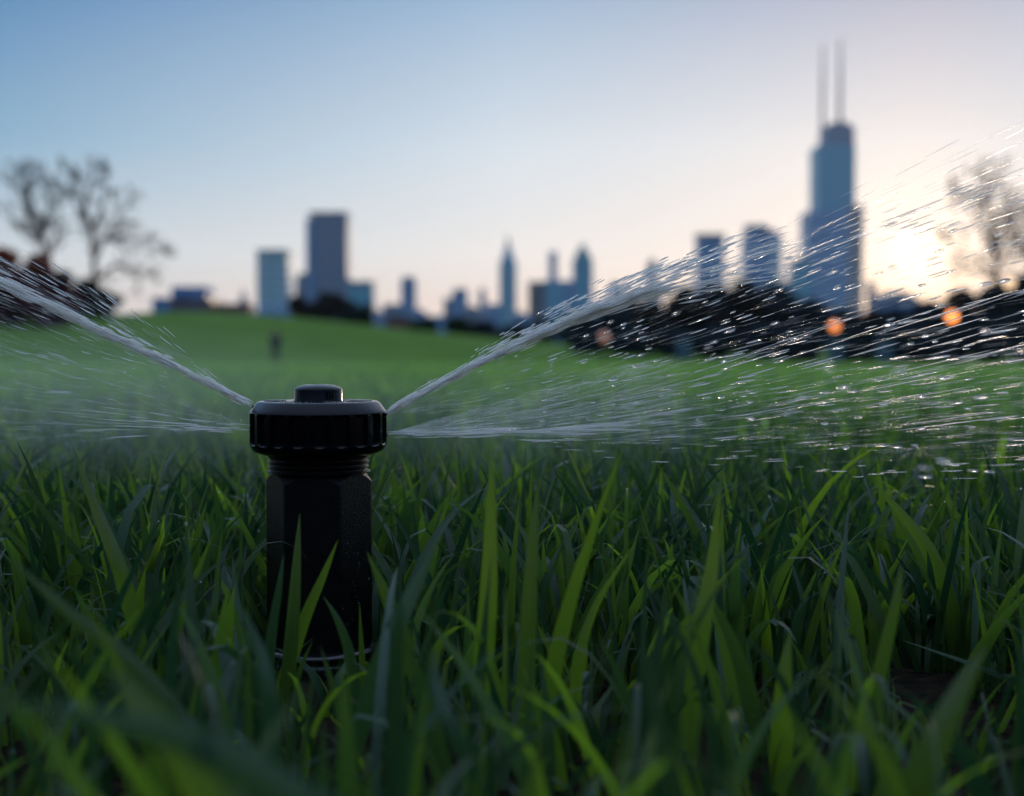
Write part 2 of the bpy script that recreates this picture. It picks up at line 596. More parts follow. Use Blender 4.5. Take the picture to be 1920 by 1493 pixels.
HERO = [
    ('bright narrow blade rising beside the tall straight one', [(1075, 1380, .44), (1085, 1240, .44), (1120, 1130, .445), (1190, 1020, .45)], .0046, .9, .3),
    ('short glossy blade bending over beside the sprinkler base ring', [(745, 1340, .50), (748, 1240, .50), (770, 1170, .50), (815, 1140, .505)], .0040, .2, .95),
    ('upright broad blade standing before the sprinkler body', [(535, 1330, .47), (548, 1180, .47), (556, 1060, .472), (562, 962, .475)], .0068, .45, .5),
    ('blade leaning towards the sprinkler body with a rounded grey tip', [(520, 1320, .475), (568, 1170, .475), (606, 1080, .478), (634, 1012, .48)], .0052, .75, .3),
    ('grey arched blade tip crossing the sprinkler body low down', [(668, 1330, .46), (656, 1230, .46), (634, 1165, .46), (606, 1118, .462)], .0045, .3, .9),
    ('thin short blade rising before the sprinkler base ring', [(682, 1300, .48), (678, 1220, .48), (674, 1130, .482)], .0032, .7, .2),
    ('faint blade just touching the edge of the sprinkler body', [(500, 1330, .46), (508, 1200, .46), (522, 1110, .46), (532, 1040, .462)], .0040, .2, .9),
    ('blade bending in from the grass towards the sprinkler body', [(800, 1330, .44), (758, 1200, .44), (722, 1110, .44), (688, 1035, .44)], .0062, .5, .5),
    ('wide blue green blade sloping up beside the sprinkler base', [(690, 1320, .40), (735, 1190, .40), (780, 1100, .405), (822, 1010, .41)], .0068, .25, .9),
    ('tall bright yellow green blade standing straight in the lawn', [(905, 1260, .43), (915, 1130, .43), (920, 980, .435), (922, 838, .44)], .0068, .95, .3),
    ('longest blade, broad and curving over to a pointed tip at the water', [(1010, 1400, .42), (1055, 1180, .42), (1110, 1000, .425), (1172, 828, .43)], .0082, .85, .3),
    ('straight dark blade between two tall bright ones', [(985, 1330, .43), (990, 1180, .43), (1000, 1010, .435), (1010, 905, .44)], .0070, .6, .2),
    ('creased silvery blade folded over near its pale tip', [(1010, 1200, .54), (1022, 1100, .54), (1050, 1030, .545), (1094, 964, .55)], .0038, .35, .95),
    ('upright green blade with a bent pale companion beside it', [(1150, 1220, .52), (1150, 1120, .52), (1148, 1000, .525)], .0042, .8, .2),
    ('narrow tall blade with a yellow point rising above its neighbours', [(1280, 1400, .41), (1310, 1200, .41), (1335, 1060, .415), (1350, 905, .42)], .0075, .85, .2),
    ('broad curled blade hooked over at the top like a heron', [(1800, 1230, .55), (1778, 1130, .55), (1745, 1040, .548), (1700, 975, .545), (1635, 900, .54)], .0088, .75, .3),
    ('inner leaf nested inside the curled hooked blade', [(1790, 1200, .56), (1755, 1110, .56), (1718, 1030, .56), (1690, 975, .56), (1652, 925, .556)], .0050, .6, .2),
    ('straight blade crossing behind the curled hooked blade', [(1600, 1210, .58), (1650, 1130, .58), (1700, 1060, .58), (1778, 925, .585)], .0040, .6, .5),
    ('dark slender blade with a bright edge pointing up to open lawn', [(180, 1080, .56), (130, 1020, .56), (80, 955, .56), (38, 893, .56)], .0052, .2, .2),
    ('long blurred blade leaning back over the spray mist', [(250, 1160, .47), (222, 1060, .47), (178, 950, .48), (135, 835, .49)], .0062, .65, .4),
    ('pale blue blade arching over beside the sprinkler foot', [(510, 1440, .33), (502, 1300, .33), (478, 1200, .335), (430, 1110, .34)], .0052, .1, .95),
    ('pale limp blade with a drooping rounded head', [(900, 1470, .30), (850, 1370, .30), (818, 1290, .305), (815, 1215, .31)], .0044, .1, .97),
    ('very blurred yellow green blade close to the lens', [(420, 1560, .20), (340, 1420, .20), (270, 1330, .20), (215, 1260, .205)], .0060, .8, .2),
    ('very blurred dark blade lying across the corner', [(560, 1500, .19), (380, 1400, .19), (200, 1350, .19), (-40, 1310, .20)], .0055, .2, .9),
    ('long blurred stem sloping from the corner towards the sprinkler', [(430, 1480, .26), (300, 1330, .26), (160, 1230, .26), (-30, 1130, .265)], .0058, .25, .9),
    ('straight blurred blade sloping across the dark grass', [(380, 1400, .33), (250, 1250, .33), (130, 1150, .33), (10, 1040, .335)], .0052, .3, .5),
    ('sideways blade lying flat with a shining upper face', [(2000, 1290, .50), (1900, 1275, .50), (1820, 1245, .50), (1690, 1200, .505)], .0040, .3, .95),
    ('thick blurred blade leaning inwards over the dark grass', [(1700, 1520, .30), (1760, 1380, .30), (1810, 1280, .305), (1850, 1210, .31)], .0075, .55, .2),
    ('wide yellow green blade standing low in the dark grass', [(1465, 1400, .40), (1470, 1280, .40), (1482, 1180, .405)], .0070, .95, .3),
    ('dark blade sloping up beside the wide yellow green one', [(1620, 1420, .40), (1650, 1260, .40), (1680, 1130, .40), (1690, 1060, .402)], .0050, .6, .2),
    ('thin blade with a curled silver neck and bent tip', [(1560, 1400, .52), (1555, 1290, .52), (1563, 1210, .52), (1588, 1165, .522)], .0034, .15, .95),
    ('small arched blade folding down from a sharp crest', [(1492, 1200, .53), (1495, 1160, .53), (1515, 1125, .53), (1542, 1108, .532)], .0040, .2, .95),
]
for i, (lb, pts, w, r1, r2) in enumerate(HERO):
    big = 'curled' in lb
    hero(lb, pts, w, r1, r2, facing=.1 if big else random.uniform(-.5, .5), twist=.25 if big else random.uniform(-.7, .7), fold=random.uniform(.1, .28))

# ------------------------------------------------------------------ sprinkler
MP = noisy(mat('black_plastic', (.003, .003, .004), .12, Specular_IOR_Level=.22), (.002, .002, .003), (.004, .004, .006), 90, .08, 900, .0001)
MPR = noisy(mat('rough_black_plastic', (.004, .003, .003), .34, Specular_IOR_Level=.14), (.002, .002, .002), (.006, .005, .005), 120, .7, 1500, .0006)
MWET = mat('wet_black_plastic', (.006, .006, .006), .13, Specular_IOR_Level=.6)
MDARK = mat('nozzle_hole', (.002, .002, .002), .5)

PXM = 1 / 4650.0                                 # metres per photo pixel at the sprinkler's axis


def sz(py):
    """Height that a photo row shows at the sprinkler's axis."""
    return at(597, py, SY).z


spr = thing('sprinkler_head', 'black plastic pop-up lawn sprinkler with ribbed cap spraying water', 'sprinkler', (SX, SY, 0))

# ribbed cap: radius field over angle and height
NR, SUB = 20, 18
NA = NR * SUB
prof = [(0, 752.5), (9, 752.5), (16, 752), (22, 751.5), (23.6, 752), (24.6, 754.5), (26.4, 766), (27.2, 770), (27.45, 773)]
prof += [(27.5, 775 + i * 2.2) for i in range(26)]
prof += [(27.3, 833), (26.9, 838), (26.2, 843), (24.6, 847.5), (21.2, 852), (20.2, 852.5), (20.0, 856)]
bm = bmesh.new()
rings = []
for r, py in prof:
    z = sz(py)
    if r == 0:
        rings.append([bm.verts.new((0, 0, z))]); continue
    ring = []
    for i in range(NA):
        th = 2 * math.pi * i / NA
        rr = r * .001
        if 770 < py < 834:
            ph = (i % SUB) / SUB                     # 0..1 across one flute
            ang_in = min(1, max(0, (min(ph, 1 - ph) - .13) / .045))
            end = min(1, max(0, (py - 773) / 3.5), max(0, (831 - py) / 3.0))
            rnd = min(1, max(0, end * 1.25 - abs(ph - .5) * .5))
            k = ang_in * ang_in * (3 - 2 * ang_in) * (rnd * rnd * (3 - 2 * rnd) if end < 1 else 1)
            rr -= .0018 * k
        ring.append(bm.verts.new((rr * math.cos(th), rr * math.sin(th), z)))
    rings.append(ring)
for a, b in zip(rings, rings[1:]):
    for i in range(NA):
        j = (i + 1) % NA
        if len(a) == 1: bm.faces.new((a[0], b[i], b[j]))
        else: bm.faces.new((a[i], a[j], b[j], b[i]))
cap = bm_obj('cap', bm, MP, spr, smooth=True)
try:
    cap.data.set_sharp_from_angle(angle=R(42))
except Exception:
    pass

# centre button with a recess and small notches
bm = bmesh.new()
lathe(bm, [(0, sz(726.5)), (.0022, sz(726.5)), (.0030, sz(726)), (.0036, sz(722)), (.0046, sz(721.2)), (.0066, sz(722.5)), (.0086, sz(726)), (.0096, sz(729.5)), (.0097, sz(731)),
           (.0097, sz(749)), (.0100, sz(751.5)), (.0100, sz(753))], 96)
btn = bm_obj('button', bm, MP, spr, smooth=True)
try: btn.data.set_sharp_from_angle(angle=R(40))
except Exception: pass
bm = bmesh.new()
for a in (-62, -54, -46):
    th = R(a)
    m4 = Matrix.Translation((.0097 * math.cos(th), .0097 * math.sin(th), sz(741))) @ Matrix.Rotation(th, 4, 'Z')
    bmesh.ops.create_cube(bm, size=1, matrix=m4 @ Matrix.Diagonal((.0007, .0007, .0030, 1)))
bmesh.ops.bevel(bm, geom=bm.edges[:], offset=.00015, segments=2, affect='EDGES')
bm_obj('grip_rib', bm, MP, btn)

for a in (180 + 9, -9 - 0):
    th = R(a)
    cx, cy = .0172 * math.cos(th), .0172 * math.sin(th)
    bm = bmesh.new()
    lathe(bm, [(0, sz(749.4)), (.0034, sz(749.4)), (.0042, sz(750)), (.0045, sz(751.5)), (.0046, sz(754))], 40, cx, cy)
    bm_obj('screw', bm, MP, spr, smooth=True)

# threaded neck
bm = bmesh.new()
zt, zb = sz(851), sz(884)
npts = 120
pr = []
for i in range(npts + 1):
    t = i / npts
    z = zt + (zb - zt) * t
    s = (t * 3.6) % 1
    r = .0193 + .0010 * max(0, 1 - abs(s - .5) * 3.2) + (.0006 if t > .9 else 0)
    pr.append((r, z))
lathe(bm, pr, 128)
bm_obj('threaded_neck', bm, MPR, spr, smooth=True)

# hexagonal body with a turned chamfer at its top
bm = bmesh.new()
ztop = sz(879)
RC = .0216
NH = 6 * 24
rows = []
# the facet facing the camera is square on
cols_xy = []
for i in range(NH):
    th = 2 * math.pi * i / NH + math.pi / 2
    f = ((th - math.pi / 2 + math.pi / 6) % (math.pi / 3)) - math.pi / 6
    apo = RC * math.cos(math.pi / 6)
    r = apo / math.cos(f)
    r = min(r, RC * .985 + .0)
    cols_xy.append((th, r))
zbody = sz(1213)
zc = []
for th, r in cols_xy:
    zc.append(ztop - .0002 - max(0, (r - .0178)) * 1.35)
levels = []
levels.append([bm.verts.new((.0172 * math.cos(th), .0172 * math.sin(th), ztop + .0004)) for th, r in cols_xy])
levels.append([bm.verts.new((.0178 * math.cos(th), .0178 * math.sin(th), ztop)) for th, r in cols_xy])
levels.append([bm.verts.new((r * math.cos(th), r * math.sin(th), z)) for (th, r), z in zip(cols_xy, zc)])
for k in range(1, 9):
    levels.append([bm.verts.new((r * math.cos(th), r * math.sin(th), z + (zbody - z) * k / 8)) for (th, r), z in zip(cols_xy, zc)])
for a, b in zip(levels, levels[1:]):
    for i in range(NH):
        j = (i + 1) % NH
        bm.faces.new((a[i], a[j], b[j], b[i]))
body = bm_obj('body', bm, MPR, spr, smooth=True)
try: body.data.set_sharp_from_angle(angle=R(22))
except Exception: pass

# base ring at the soil
bm = bmesh.new()
lathe(bm, [(.0195, sz(1205)), (.0222, sz(1206)), (.0236, sz(1208)), (.0245, sz(1212)), (.0247, sz(1217)), (.0240, sz(1221)), (.0236, sz(1224)), (.0243, sz(1228)), (.0247, sz(1234)),
           (.0246, sz(1245)), (.0246, sz(1275))], 128)
bm_obj('base_ring', bm, MWET, spr, smooth=True)

# nozzle openings in the flutes where the water leaves the cap
NOZ = {}
for nm, sgn, py in (('upper_nozzle', 1, 777), ('upper_nozzle', -1, 764), ('lower_nozzle', 1, 815), ('lower_nozzle', -1, 806)):
    z = sz(py)
    bm = bmesh.new()
    ring = []
    lx = .0262 if py > 770 else .0250
    bmesh.ops.create_cone(bm, cap_ends=True, segments=20, radius1=.0011, radius2=.0008, depth=.0034,
                          matrix=Matrix.Translation((sgn * lx, 0, z)) @ Matrix.Rotation(R(90 * sgn), 4, 'Y'))
    bm_obj('nozzle', bm, MDARK, spr, smooth=False)

# beads of water clinging to the plastic
MBEAD = mat('water_bead', (1, 1, 1), .03, Transmission_Weight=1.0, IOR=1.33)
bm = bmesh.new()
for i in range(150):
    if i < 50:
        th = R(random.uniform(-170, -10)); r = random.uniform(.012, .0235); z = sz(751.8)
    elif i < 115:
        th = R(random.uniform(-60, -5)); f = ((th - math.pi / 2 + math.pi / 6) % (math.pi / 3)) - math.pi / 6
        r = RC * math.cos(math.pi / 6) / math.cos(f); z = random.uniform(sz(1190), sz(910))
    else:
        th = R(random.uniform(-175, -5)); r = .0246; z = random.uniform(sz(1240), sz(1212))
    s = random.uniform(.0002, .0007)
    bmesh.ops.create_uvsphere(bm, u_segments=8, v_segments=6, radius=s, matrix=Matrix.Translation((r * math.cos(th), r * math.sin(th), z)) @ Matrix.Diagonal((1, 1, .8, 1)))
wb = bm_obj('water_beads', bm, MBEAD, spr, smooth=True)
wb['kind'] = 'stuff'

bm = bmesh.new()
for i in rng.choice(len(DEW), 420, replace=False):
    sd = random.uniform(.00015, .0005)
    bmesh.ops.create_icosphere(bm, subdivisions=2, radius=sd, matrix=Matrix.Translation(Vector(DEW[i]) + Vector((0, -.0004, .0002))))
tag(bm_obj('water_beads', bm, MBEAD, None, True), 'tiny clear beads of water sitting on the grass blades', 'water beads', kind='stuff')

# ------------------------------------------------------------------ water
mw = bpy.data.materials.new('spray_water'); mw.use_nodes = True
n, l = mw.node_tree.nodes, mw.node_tree.links
p = n['Principled BSDF']; out = n['Material Output']
p.inputs['Base Color'].default_value = (1, 1, 1, 1)
p.inputs['Roughness'].default_value = .12
p.inputs['IOR'].default_value = 1.33
p.inputs['Transmission Weight'].default_value = 1.0
tr = n.new('ShaderNodeBsdfTranslucent'); tr.inputs['Color'].default_value = (.96, .98, 1, 1)
df = n.new('ShaderNodeBsdfDiffuse'); df.inputs['Color'].default_value = (.95, .97, 1, 1)
tp = n.new('ShaderNodeBsdfTransparent')
m0 = n.new('ShaderNodeMixShader'); m0.inputs[0].default_value = .2
l.new(tr.outputs[0], m0.inputs[1]); l.new(df.outputs[0], m0.inputs[2])
m1 = n.new('ShaderNodeMixShader'); m1.inputs[0].default_value = .35
l.new(p.outputs[0], m1.inputs[1]); l.new(m0.outputs[0], m1.inputs[2])
at_ = n.new('ShaderNodeAttribute'); at_.attribute_name = 'drop'
sc_ = n.new('ShaderNodeSeparateColor'); l.new(at_.outputs['Color'], sc_.inputs[0])
m2 = n.new('ShaderNodeMixShader'); l.new(sc_.outputs[0], m2.inputs[0])
l.new(tp.outputs[0], m2.inputs[1]); l.new(m1.outputs[0], m2.inputs[2])
l.new(m2.outputs[0], out.inputs['Surface'])


mj = mw.copy(); mj.name = 'jet_water'
for nd in mj.node_tree.nodes:
    if nd.type == 'MIX_SHADER' and abs(nd.inputs[0].default_value - .35) < .001 and not nd.inputs[0].is_linked:
        nd.inputs[0].default_value = .93
    if nd.type == 'MIX_SHADER' and abs(nd.inputs[0].default_value - .2) < .001 and not nd.inputs[0].is_linked:
        nd.inputs[0].default_value = .45
    if nd.type in ('BSDF_TRANSLUCENT', 'BSDF_DIFFUSE'):
        nd.inputs['Color'].default_value = (1.0, .985, .93, 1)


def spindles(name, C, D, length, rad, dens, label, cat='water spray', kind='stuff', sides=4, m=None):
    """Elongated drops: C centres (N,3), D unit directions, length and radius per drop."""
    Nn = len(C)
    up = np.array([0.13, .3, 1.0]); up /= np.linalg.norm(up)
    S = np.cross(D, up); S /= np.linalg.norm(S, axis=1, keepdims=True)
    T = np.cross(D, S)
    tt = np.array([-.5, -.34, .0, .36, .5])
    rr = np.array([.02, .62, 1.0, .72, .02])
    V = np.zeros((Nn, 5, sides, 3))
    for i in range(5):
        for k in range(sides):
            a = 2 * math.pi * k / sides
            V[:, i, k] = C + D * (length * tt[i])[:, None] + (S * math.cos(a) + T * math.sin(a)) * (rad * rr[i])[:, None]
    A = np.zeros((Nn, 5, sides, 4)); A[..., 0] = dens[:, None, None]; A[..., 3] = 1
    b = np.arange(5 * sides).reshape(5, sides)
    q = np.stack([b[:-1], np.roll(b[:-1], -1, 1), np.roll(b[1:], -1, 1), b[1:]], -1).reshape(-1, 4)
    Fq = (q[None] + (np.arange(Nn) * 5 * sides)[:, None, None]).reshape(-1, 4)
    o = np_mesh(name, V, Fq, m or mw, attr={'drop': A})
    return tag(o, label, cat, kind=kind)


def fan(Nn, origin, sgn, el, az, r0, r1, rpow=1.0, grav=.35):
    grav = grav * np.ones(Nn)
    """Points and headings of water thrown from origin: el and az are arrays of launch angles."""
    r = r0 + (r1 - r0) * rng.uniform(0, 1, Nn) ** rpow
    d0 = np.stack([sgn * np.cos(el) * np.cos(az), np.cos(el) * np.sin(az), np.sin(el)], 1)
    C = origin[None] + d0 * r[:, None]
    C[:, 2] -= grav * r * r * .5
    D = d0.copy(); D[:, 2] -= grav * r
    D /= np.linalg.norm(D, axis=1, keepdims=True)
    return C, D, r


def world_pt(px, py):
    v = at(px, py, SY); return np.array([v.x, v.y, v.z])


OR_U, OR_L = world_pt(720, 779), world_pt(722, 815)
OL_U, OL_L = world_pt(476, 762), world_pt(474, 806)
nrm_ = lambda m, s, n_: rng.normal(R(m), R(s), n_)

# --- the solid jets: bundles of long strands that loosen outwards
def jet(name, origin, sgn, el, sp, az, Nn, r1, label, rad0=.00055, grav=.2, ln=(.007, .026), fade=.62):
    k = rng.uniform(0, 1, Nn) < .55            # closed core, then a band that breaks up
    e = nrm_(el, 1, Nn); e = R(el) + (e - R(el)) * np.where(k, sp * .75, sp * 2.0); a = R(az) + rng.normal(0, R(1), Nn) * np.where(k, sp, sp * 2.5)
    C, D, r = fan(Nn, origin, sgn, e, a, .003, r1 * np.where(k, .72, 1.0), np.where(k, 1.25, .75), grav * np.where(k, rng.uniform(.9, 1.1, Nn), rng.uniform(.55, 1.25, Nn)))
    C = C + rng.normal(0, 1, (Nn, 3)) * np.array([.0002, .0009, .0009])
    r_ = np.where(k, 1.0, .55)
    L_ = rng.uniform(*ln, Nn) * (.4 + r / r1) * r_
    L_ = np.minimum(L_, 1.9 * r)
    rad = rad0 * rng.uniform(.25, 1.0, Nn) * (1.0 + .35 * r / r1)
    dens = np.clip(rng.uniform(.6, 1.0, Nn) * (1 - fade * r / r1), .08, 1)
    return spindles(name, C, D, L_, rad, dens, label, 'water jet', None, 5, mj)


jet('water_jet', OR_U, 1, 31.0, .42, 4, 620, .19, 'bright white upper water jet rising from the cap towards the tall tower', .00044, 1.9)
jet('water_jet', OL_U, -1, 26.5, .45, 8, 480, .20, 'pale water jet rising away from the cap towards the bare trees', .00046, .5)
jet('water_jet', OR_L, 1, 1.4, .9, 0, 80, .13, 'thin flat water jet skimming over the grass on the tower side', .00034, .05, (.010, .03), .9)
jet('water_jet', OL_L, -1, 3.0, 1.8, 6, 40, .08, 'weak low water jet on the bare tree side of the cap', .00030, .05, (.012, .035), .8)

UPR = np.array([(700, 770), (800, 700), (900, 628), (1000, 572), (1100, 535), (1200, 500), (1300, 470), (1500, 400), (1700, 300), (1920, 200), (2300, 100)], float)
LOR = np.array([(700, 825), (900, 835), (1200, 870), (1500, 900), (1920, 900), (2300, 900)], float)
UPL = np.array([(-400, 330), (0, 462), (100, 492), (200, 530), (300, 600), (400, 690), (500, 765)], float)
LOL = np.array([(-400, 870), (0, 850), (250, 835), (500, 815)], float)


def drops(Nn, origin, sgn, el, az, r0, r1, rad, ln, dens, rpow=.8, grav=.3):
    C, D, r = fan(Nn, origin, sgn, el, az, r0, r1, rpow, grav)
    rd = rng.uniform(0, 1, Nn) ** 1.6 * (rad[1] - rad[0]) + rad[0]
    rd = rd * (.55 + .8 * r / r1)
    L_ = rng.uniform(ln[0], ln[1], Nn) * (.5 + r / r1)
    dn_ = rng.uniform(dens[0], dens[1], Nn)
    px, py = proj(C[:, 0], C[:, 1], C[:, 2])
    up, lo = (UPR, LOR) if sgn > 0 else (UPL, LOL)
    jit = rng.exponential(9, Nn)
    okk = (C[:, 2] > .004) & (np.hypot(C[:, 0] - SX, C[:, 1] - SY) > .03)
    okk &= (py > np.interp(px, up[:, 0], up[:, 1]) + 18 - jit) & (py < np.interp(px, lo[:, 0], lo[:, 1]))
    if sgn > 0:                       # the wind lifts the outer drops
        k = R(6.5) * np.clip((px - 850) / 500, 0, 1)
        D = D + np.stack([np.zeros(Nn), np.zeros(Nn), np.tan(k)], 1)
        D /= np.linalg.norm(D, axis=1, keepdims=True)
    # long streaks start outside the cap
    L_ = np.minimum(L_, np.maximum(.001, (np.hypot(C[:, 0] - SX, C[:, 1] - SY) - .028) * 2))
    return C[okk], D[okk], L_[okk], rd[okk], dn_[okk]


def merge(label, *sets):
    Z = [np.concatenate([s[i] for s in sets]) for i in range(5)]
    return spindles('water_spray', *Z, label)


a_ = lambda n_, s: rng.normal(0, R(s), n_)
u_ = lambda a, b, n_: rng.uniform(R(a), R(b), n_)
right = [
    # clusters riding just above and below the upper jet
    drops(230, OR_U, 1, R(32.0) + nrm_(2.0, 1.8, 230), a_(230, 8), .04, .17, (.00018, .0005), (.003, .009), (.4, .95), .9, 2.0),
    drops(120, OR_U, 1, R(27) - np.abs(nrm_(0, 3, 120)), a_(120, 10), .12, .30, (.00018, .0004), (.004, .012), (.25, .6), .8, .8),
    drops(60, OR_U, 1, u_(22, 31, 60), a_(60, 10), .14, .30, (.00012, .0003), (.006, .016), (.10, .30), .8, .5),
    drops(360, OR_U, 1, u_(4, 22, 360), a_(360, 16), .06, .40, (.00018, .0005), (.003, .011), (.35, .9), .8, .5),
    drops(110, OR_L, 1, u_(0, 13, 110), a_(110, 12), .06, .42, (.00016, .0004), (.008, .03), (.35, .9), .8, .1),
    drops(130, OR_L, 1, u_(-5, 1, 130), a_(130, 12), .05, .40, (.00015, .00035), (.004, .014), (.3, .8), .8, .2),
    drops(52, OR_L, 1, u_(1, 14, 52), a_(52, 5), .08, .42, (.00014, .00026), (.03, .06), (.55, .95), .7, .05),
    drops(110, OR_U, 1, u_(0, 24, 110), a_(110, 32), .05, .28, (.0004, .0008), (.0022, .0045), (.3, .7), .7, .8),
    drops(1100, OR_U, 1, u_(3, 29, 1100), a_(1100, 16), .01, .34, (.00004, .0001), (.006, .02), (.2, .5), 1.2, .8),
    drops(900, OR_L, 1, u_(-1, 9, 900), a_(900, 14), .004, .30, (.00003, .00009), (.006, .024), (.2, .5), 1.5, .2),
    drops(2200, OR_L, 1, u_(0, 16, 2200), a_(2200, 14), .004, .12, (.00003, .00008), (.003, .012), (.15, .4), 1.3, .2),
]
merge('loose white drops and fine streaks of water flung out on the tower side', *right)
left = [
    drops(300, OL_U, -1, R(27) + np.abs(nrm_(0, 6, 300)), R(8) + a_(300, 8), .02, .34, (.00018, .00055), (.005, .018), (.3, .85), .7, .5),
    drops(200, OL_U, -1, u_(6, 26, 200), R(12) + a_(200, 22), .04, .36, (.0002, .0006), (.006, .02), (.12, .4), .7, .4),
    drops(900, OL_U, -1, R(28) + nrm_(1, 4, 900), R(8) + a_(900, 10), .01, .34, (.00005, .00013), (.008, .026), (.2, .5), .8, .5),
    drops(3000, OL_L, -1, u_(-3, 24, 3000), R(8) + a_(3000, 30), .006, .36, (.00005, .00013), (.008, .024), (.10, .30), .9, .2),
]
merge('soft veil of fine water streaks on the bare tree side of the cap', *left)

# --- the fine mist hanging either side of the cap
def mist(label, px, py, half, dens, dy=.10):
    m = bpy.data.materials.new('mist'); m.use_nodes = True
    n, l = m.node_tree.nodes, m.node_tree.links
    n.remove(n['Principled BSDF'])
    v = n.new('ShaderNodeVolumePrincipled')
    v.inputs['Color'].default_value = (.92, .97, 1, 1); tx = n.new('ShaderNodeTexCoord'); gr = n.new('ShaderNodeTexGradient'); gr.gradient_type = 'SPHERICAL'
    l.new(tx.outputs['Object'], gr.inputs['Vector'])
    l.new(math_node(n, l, 'MULTIPLY', math_node(n, l, 'POWER', gr.outputs['Fac'], 1.1), dens), v.inputs['Density']); v.inputs['Anisotropy'].default_value = .3
    l.new(v.outputs[0], n['Material Output'].inputs['Volume'])
    c = at(px, py, SY + dy)
    bm = bmesh.new()
    bmesh.ops.create_uvsphere(bm, u_segments=40, v_segments=24, radius=1, matrix=Matrix.Identity(4))
    o = tag(bm_obj('mist', bm, m, None, True), label, 'mist', kind='stuff')
    o.location = c; o.scale = half


mist('pale mist drifting low over the grass on the bare tree side of the cap', 200, 745, (.17, .09, .044), 2.3)
mist('thin pale mist low over the grass on the tower side of the cap', 960, 780, (.13, .08, .030), 1.5)

# ------------------------------------------------------------------ buildings of the skyline
def facade(name, wall, glass, bay=15, floor=9, rough=.5):
    m = bpy.data.materials.new(name); m.use_nodes = True
    n, l = m.node_tree.nodes, m.node_tree.links
    b = n['Principled BSDF']
    g = n.new('ShaderNodeNewGeometry'); s = n.new('ShaderNodeSeparateXYZ'); l.new(g.outputs['Position'], s.inputs[0])
    hx = math_node(n, l, 'ADD', s.outputs[0], s.outputs[1])
    fx = math_node(n, l, 'GREATER_THAN', math_node(n, l, 'FRACT', math_node(n, l, 'DIVIDE', hx, bay)), .35)
    fz = math_node(n, l, 'GREATER_THAN', math_node(n, l, 'FRACT', math_node(n, l, 'DIVIDE', s.outputs[2], floor)), .38)
    w = math_node(n, l, 'MULTIPLY', fx, fz)
    nz = n.new('ShaderNodeTexNoise'); nz.inputs['Scale'].default_value = .03
    l.new(g.outputs['Position'], nz.inputs['Vector'])
    wl_ = mixc(n, l, math_node(n, l, 'MULTIPLY', nz.outputs[0], .6), (*wall, 1), (wall[0] * .6, wall[1] * .6, wall[2] * .6, 1))
    l.new(mixc(n, l, w, wl_, (*glass, 1)), b.inputs['Base Color'])
    l.new(math_node(n, l, 'SUBTRACT', rough + .2, math_node(n, l, 'MULTIPLY', w, .45)), b.inputs['Roughness'])
    return m


F_TEAL = facade('teal_glass_facade', (.08, .40, .58), (.03, .26, .42))
F_BLUE = facade('blue_glass_facade', (.11, .27, .56), (.04, .16, .40))
F_PALE = facade('pale_stone_facade', (.44, .62, .74), (.16, .34, .48))
F_DARK = facade('dark_stone_facade', (.16, .20, .33), (.08, .11, .21))
F_PURP = facade('dark_brick_facade', (.11, .055, .10), (.05, .03, .06))
F_RED = facade('red_brick_facade', (.26, .05, .04), (.08, .04, .05), 2.5, 3.5, .7)
F_SUNLIT = facade('sunlit_pink_facade', (.30, .21, .23), (.16, .12, .16))  # warm low sun on a tower side, painted into the wall colour
M_ROOF = mat('roofing', (.05, .06, .08), .7)
M_COPPER = mat('weathered_copper', (.03, .20, .22), .6)
M_STEEL = mat('mast_paint', (.08, .08, .11), .7, Specular_IOR_Level=.1)


def px_box(bm, x0, x1, ytop, D, depth=None, ybot=None, taper=0.0):
    a, c = at(x0, ytop, D), at(x1, ytop, D)
    z0 = -6 if ybot is None else at(x0, ybot, D).z
    depth = depth or abs(c.x - a.x)
    box(bm, a.x, c.x, D, D + depth, z0, a.z, taper)


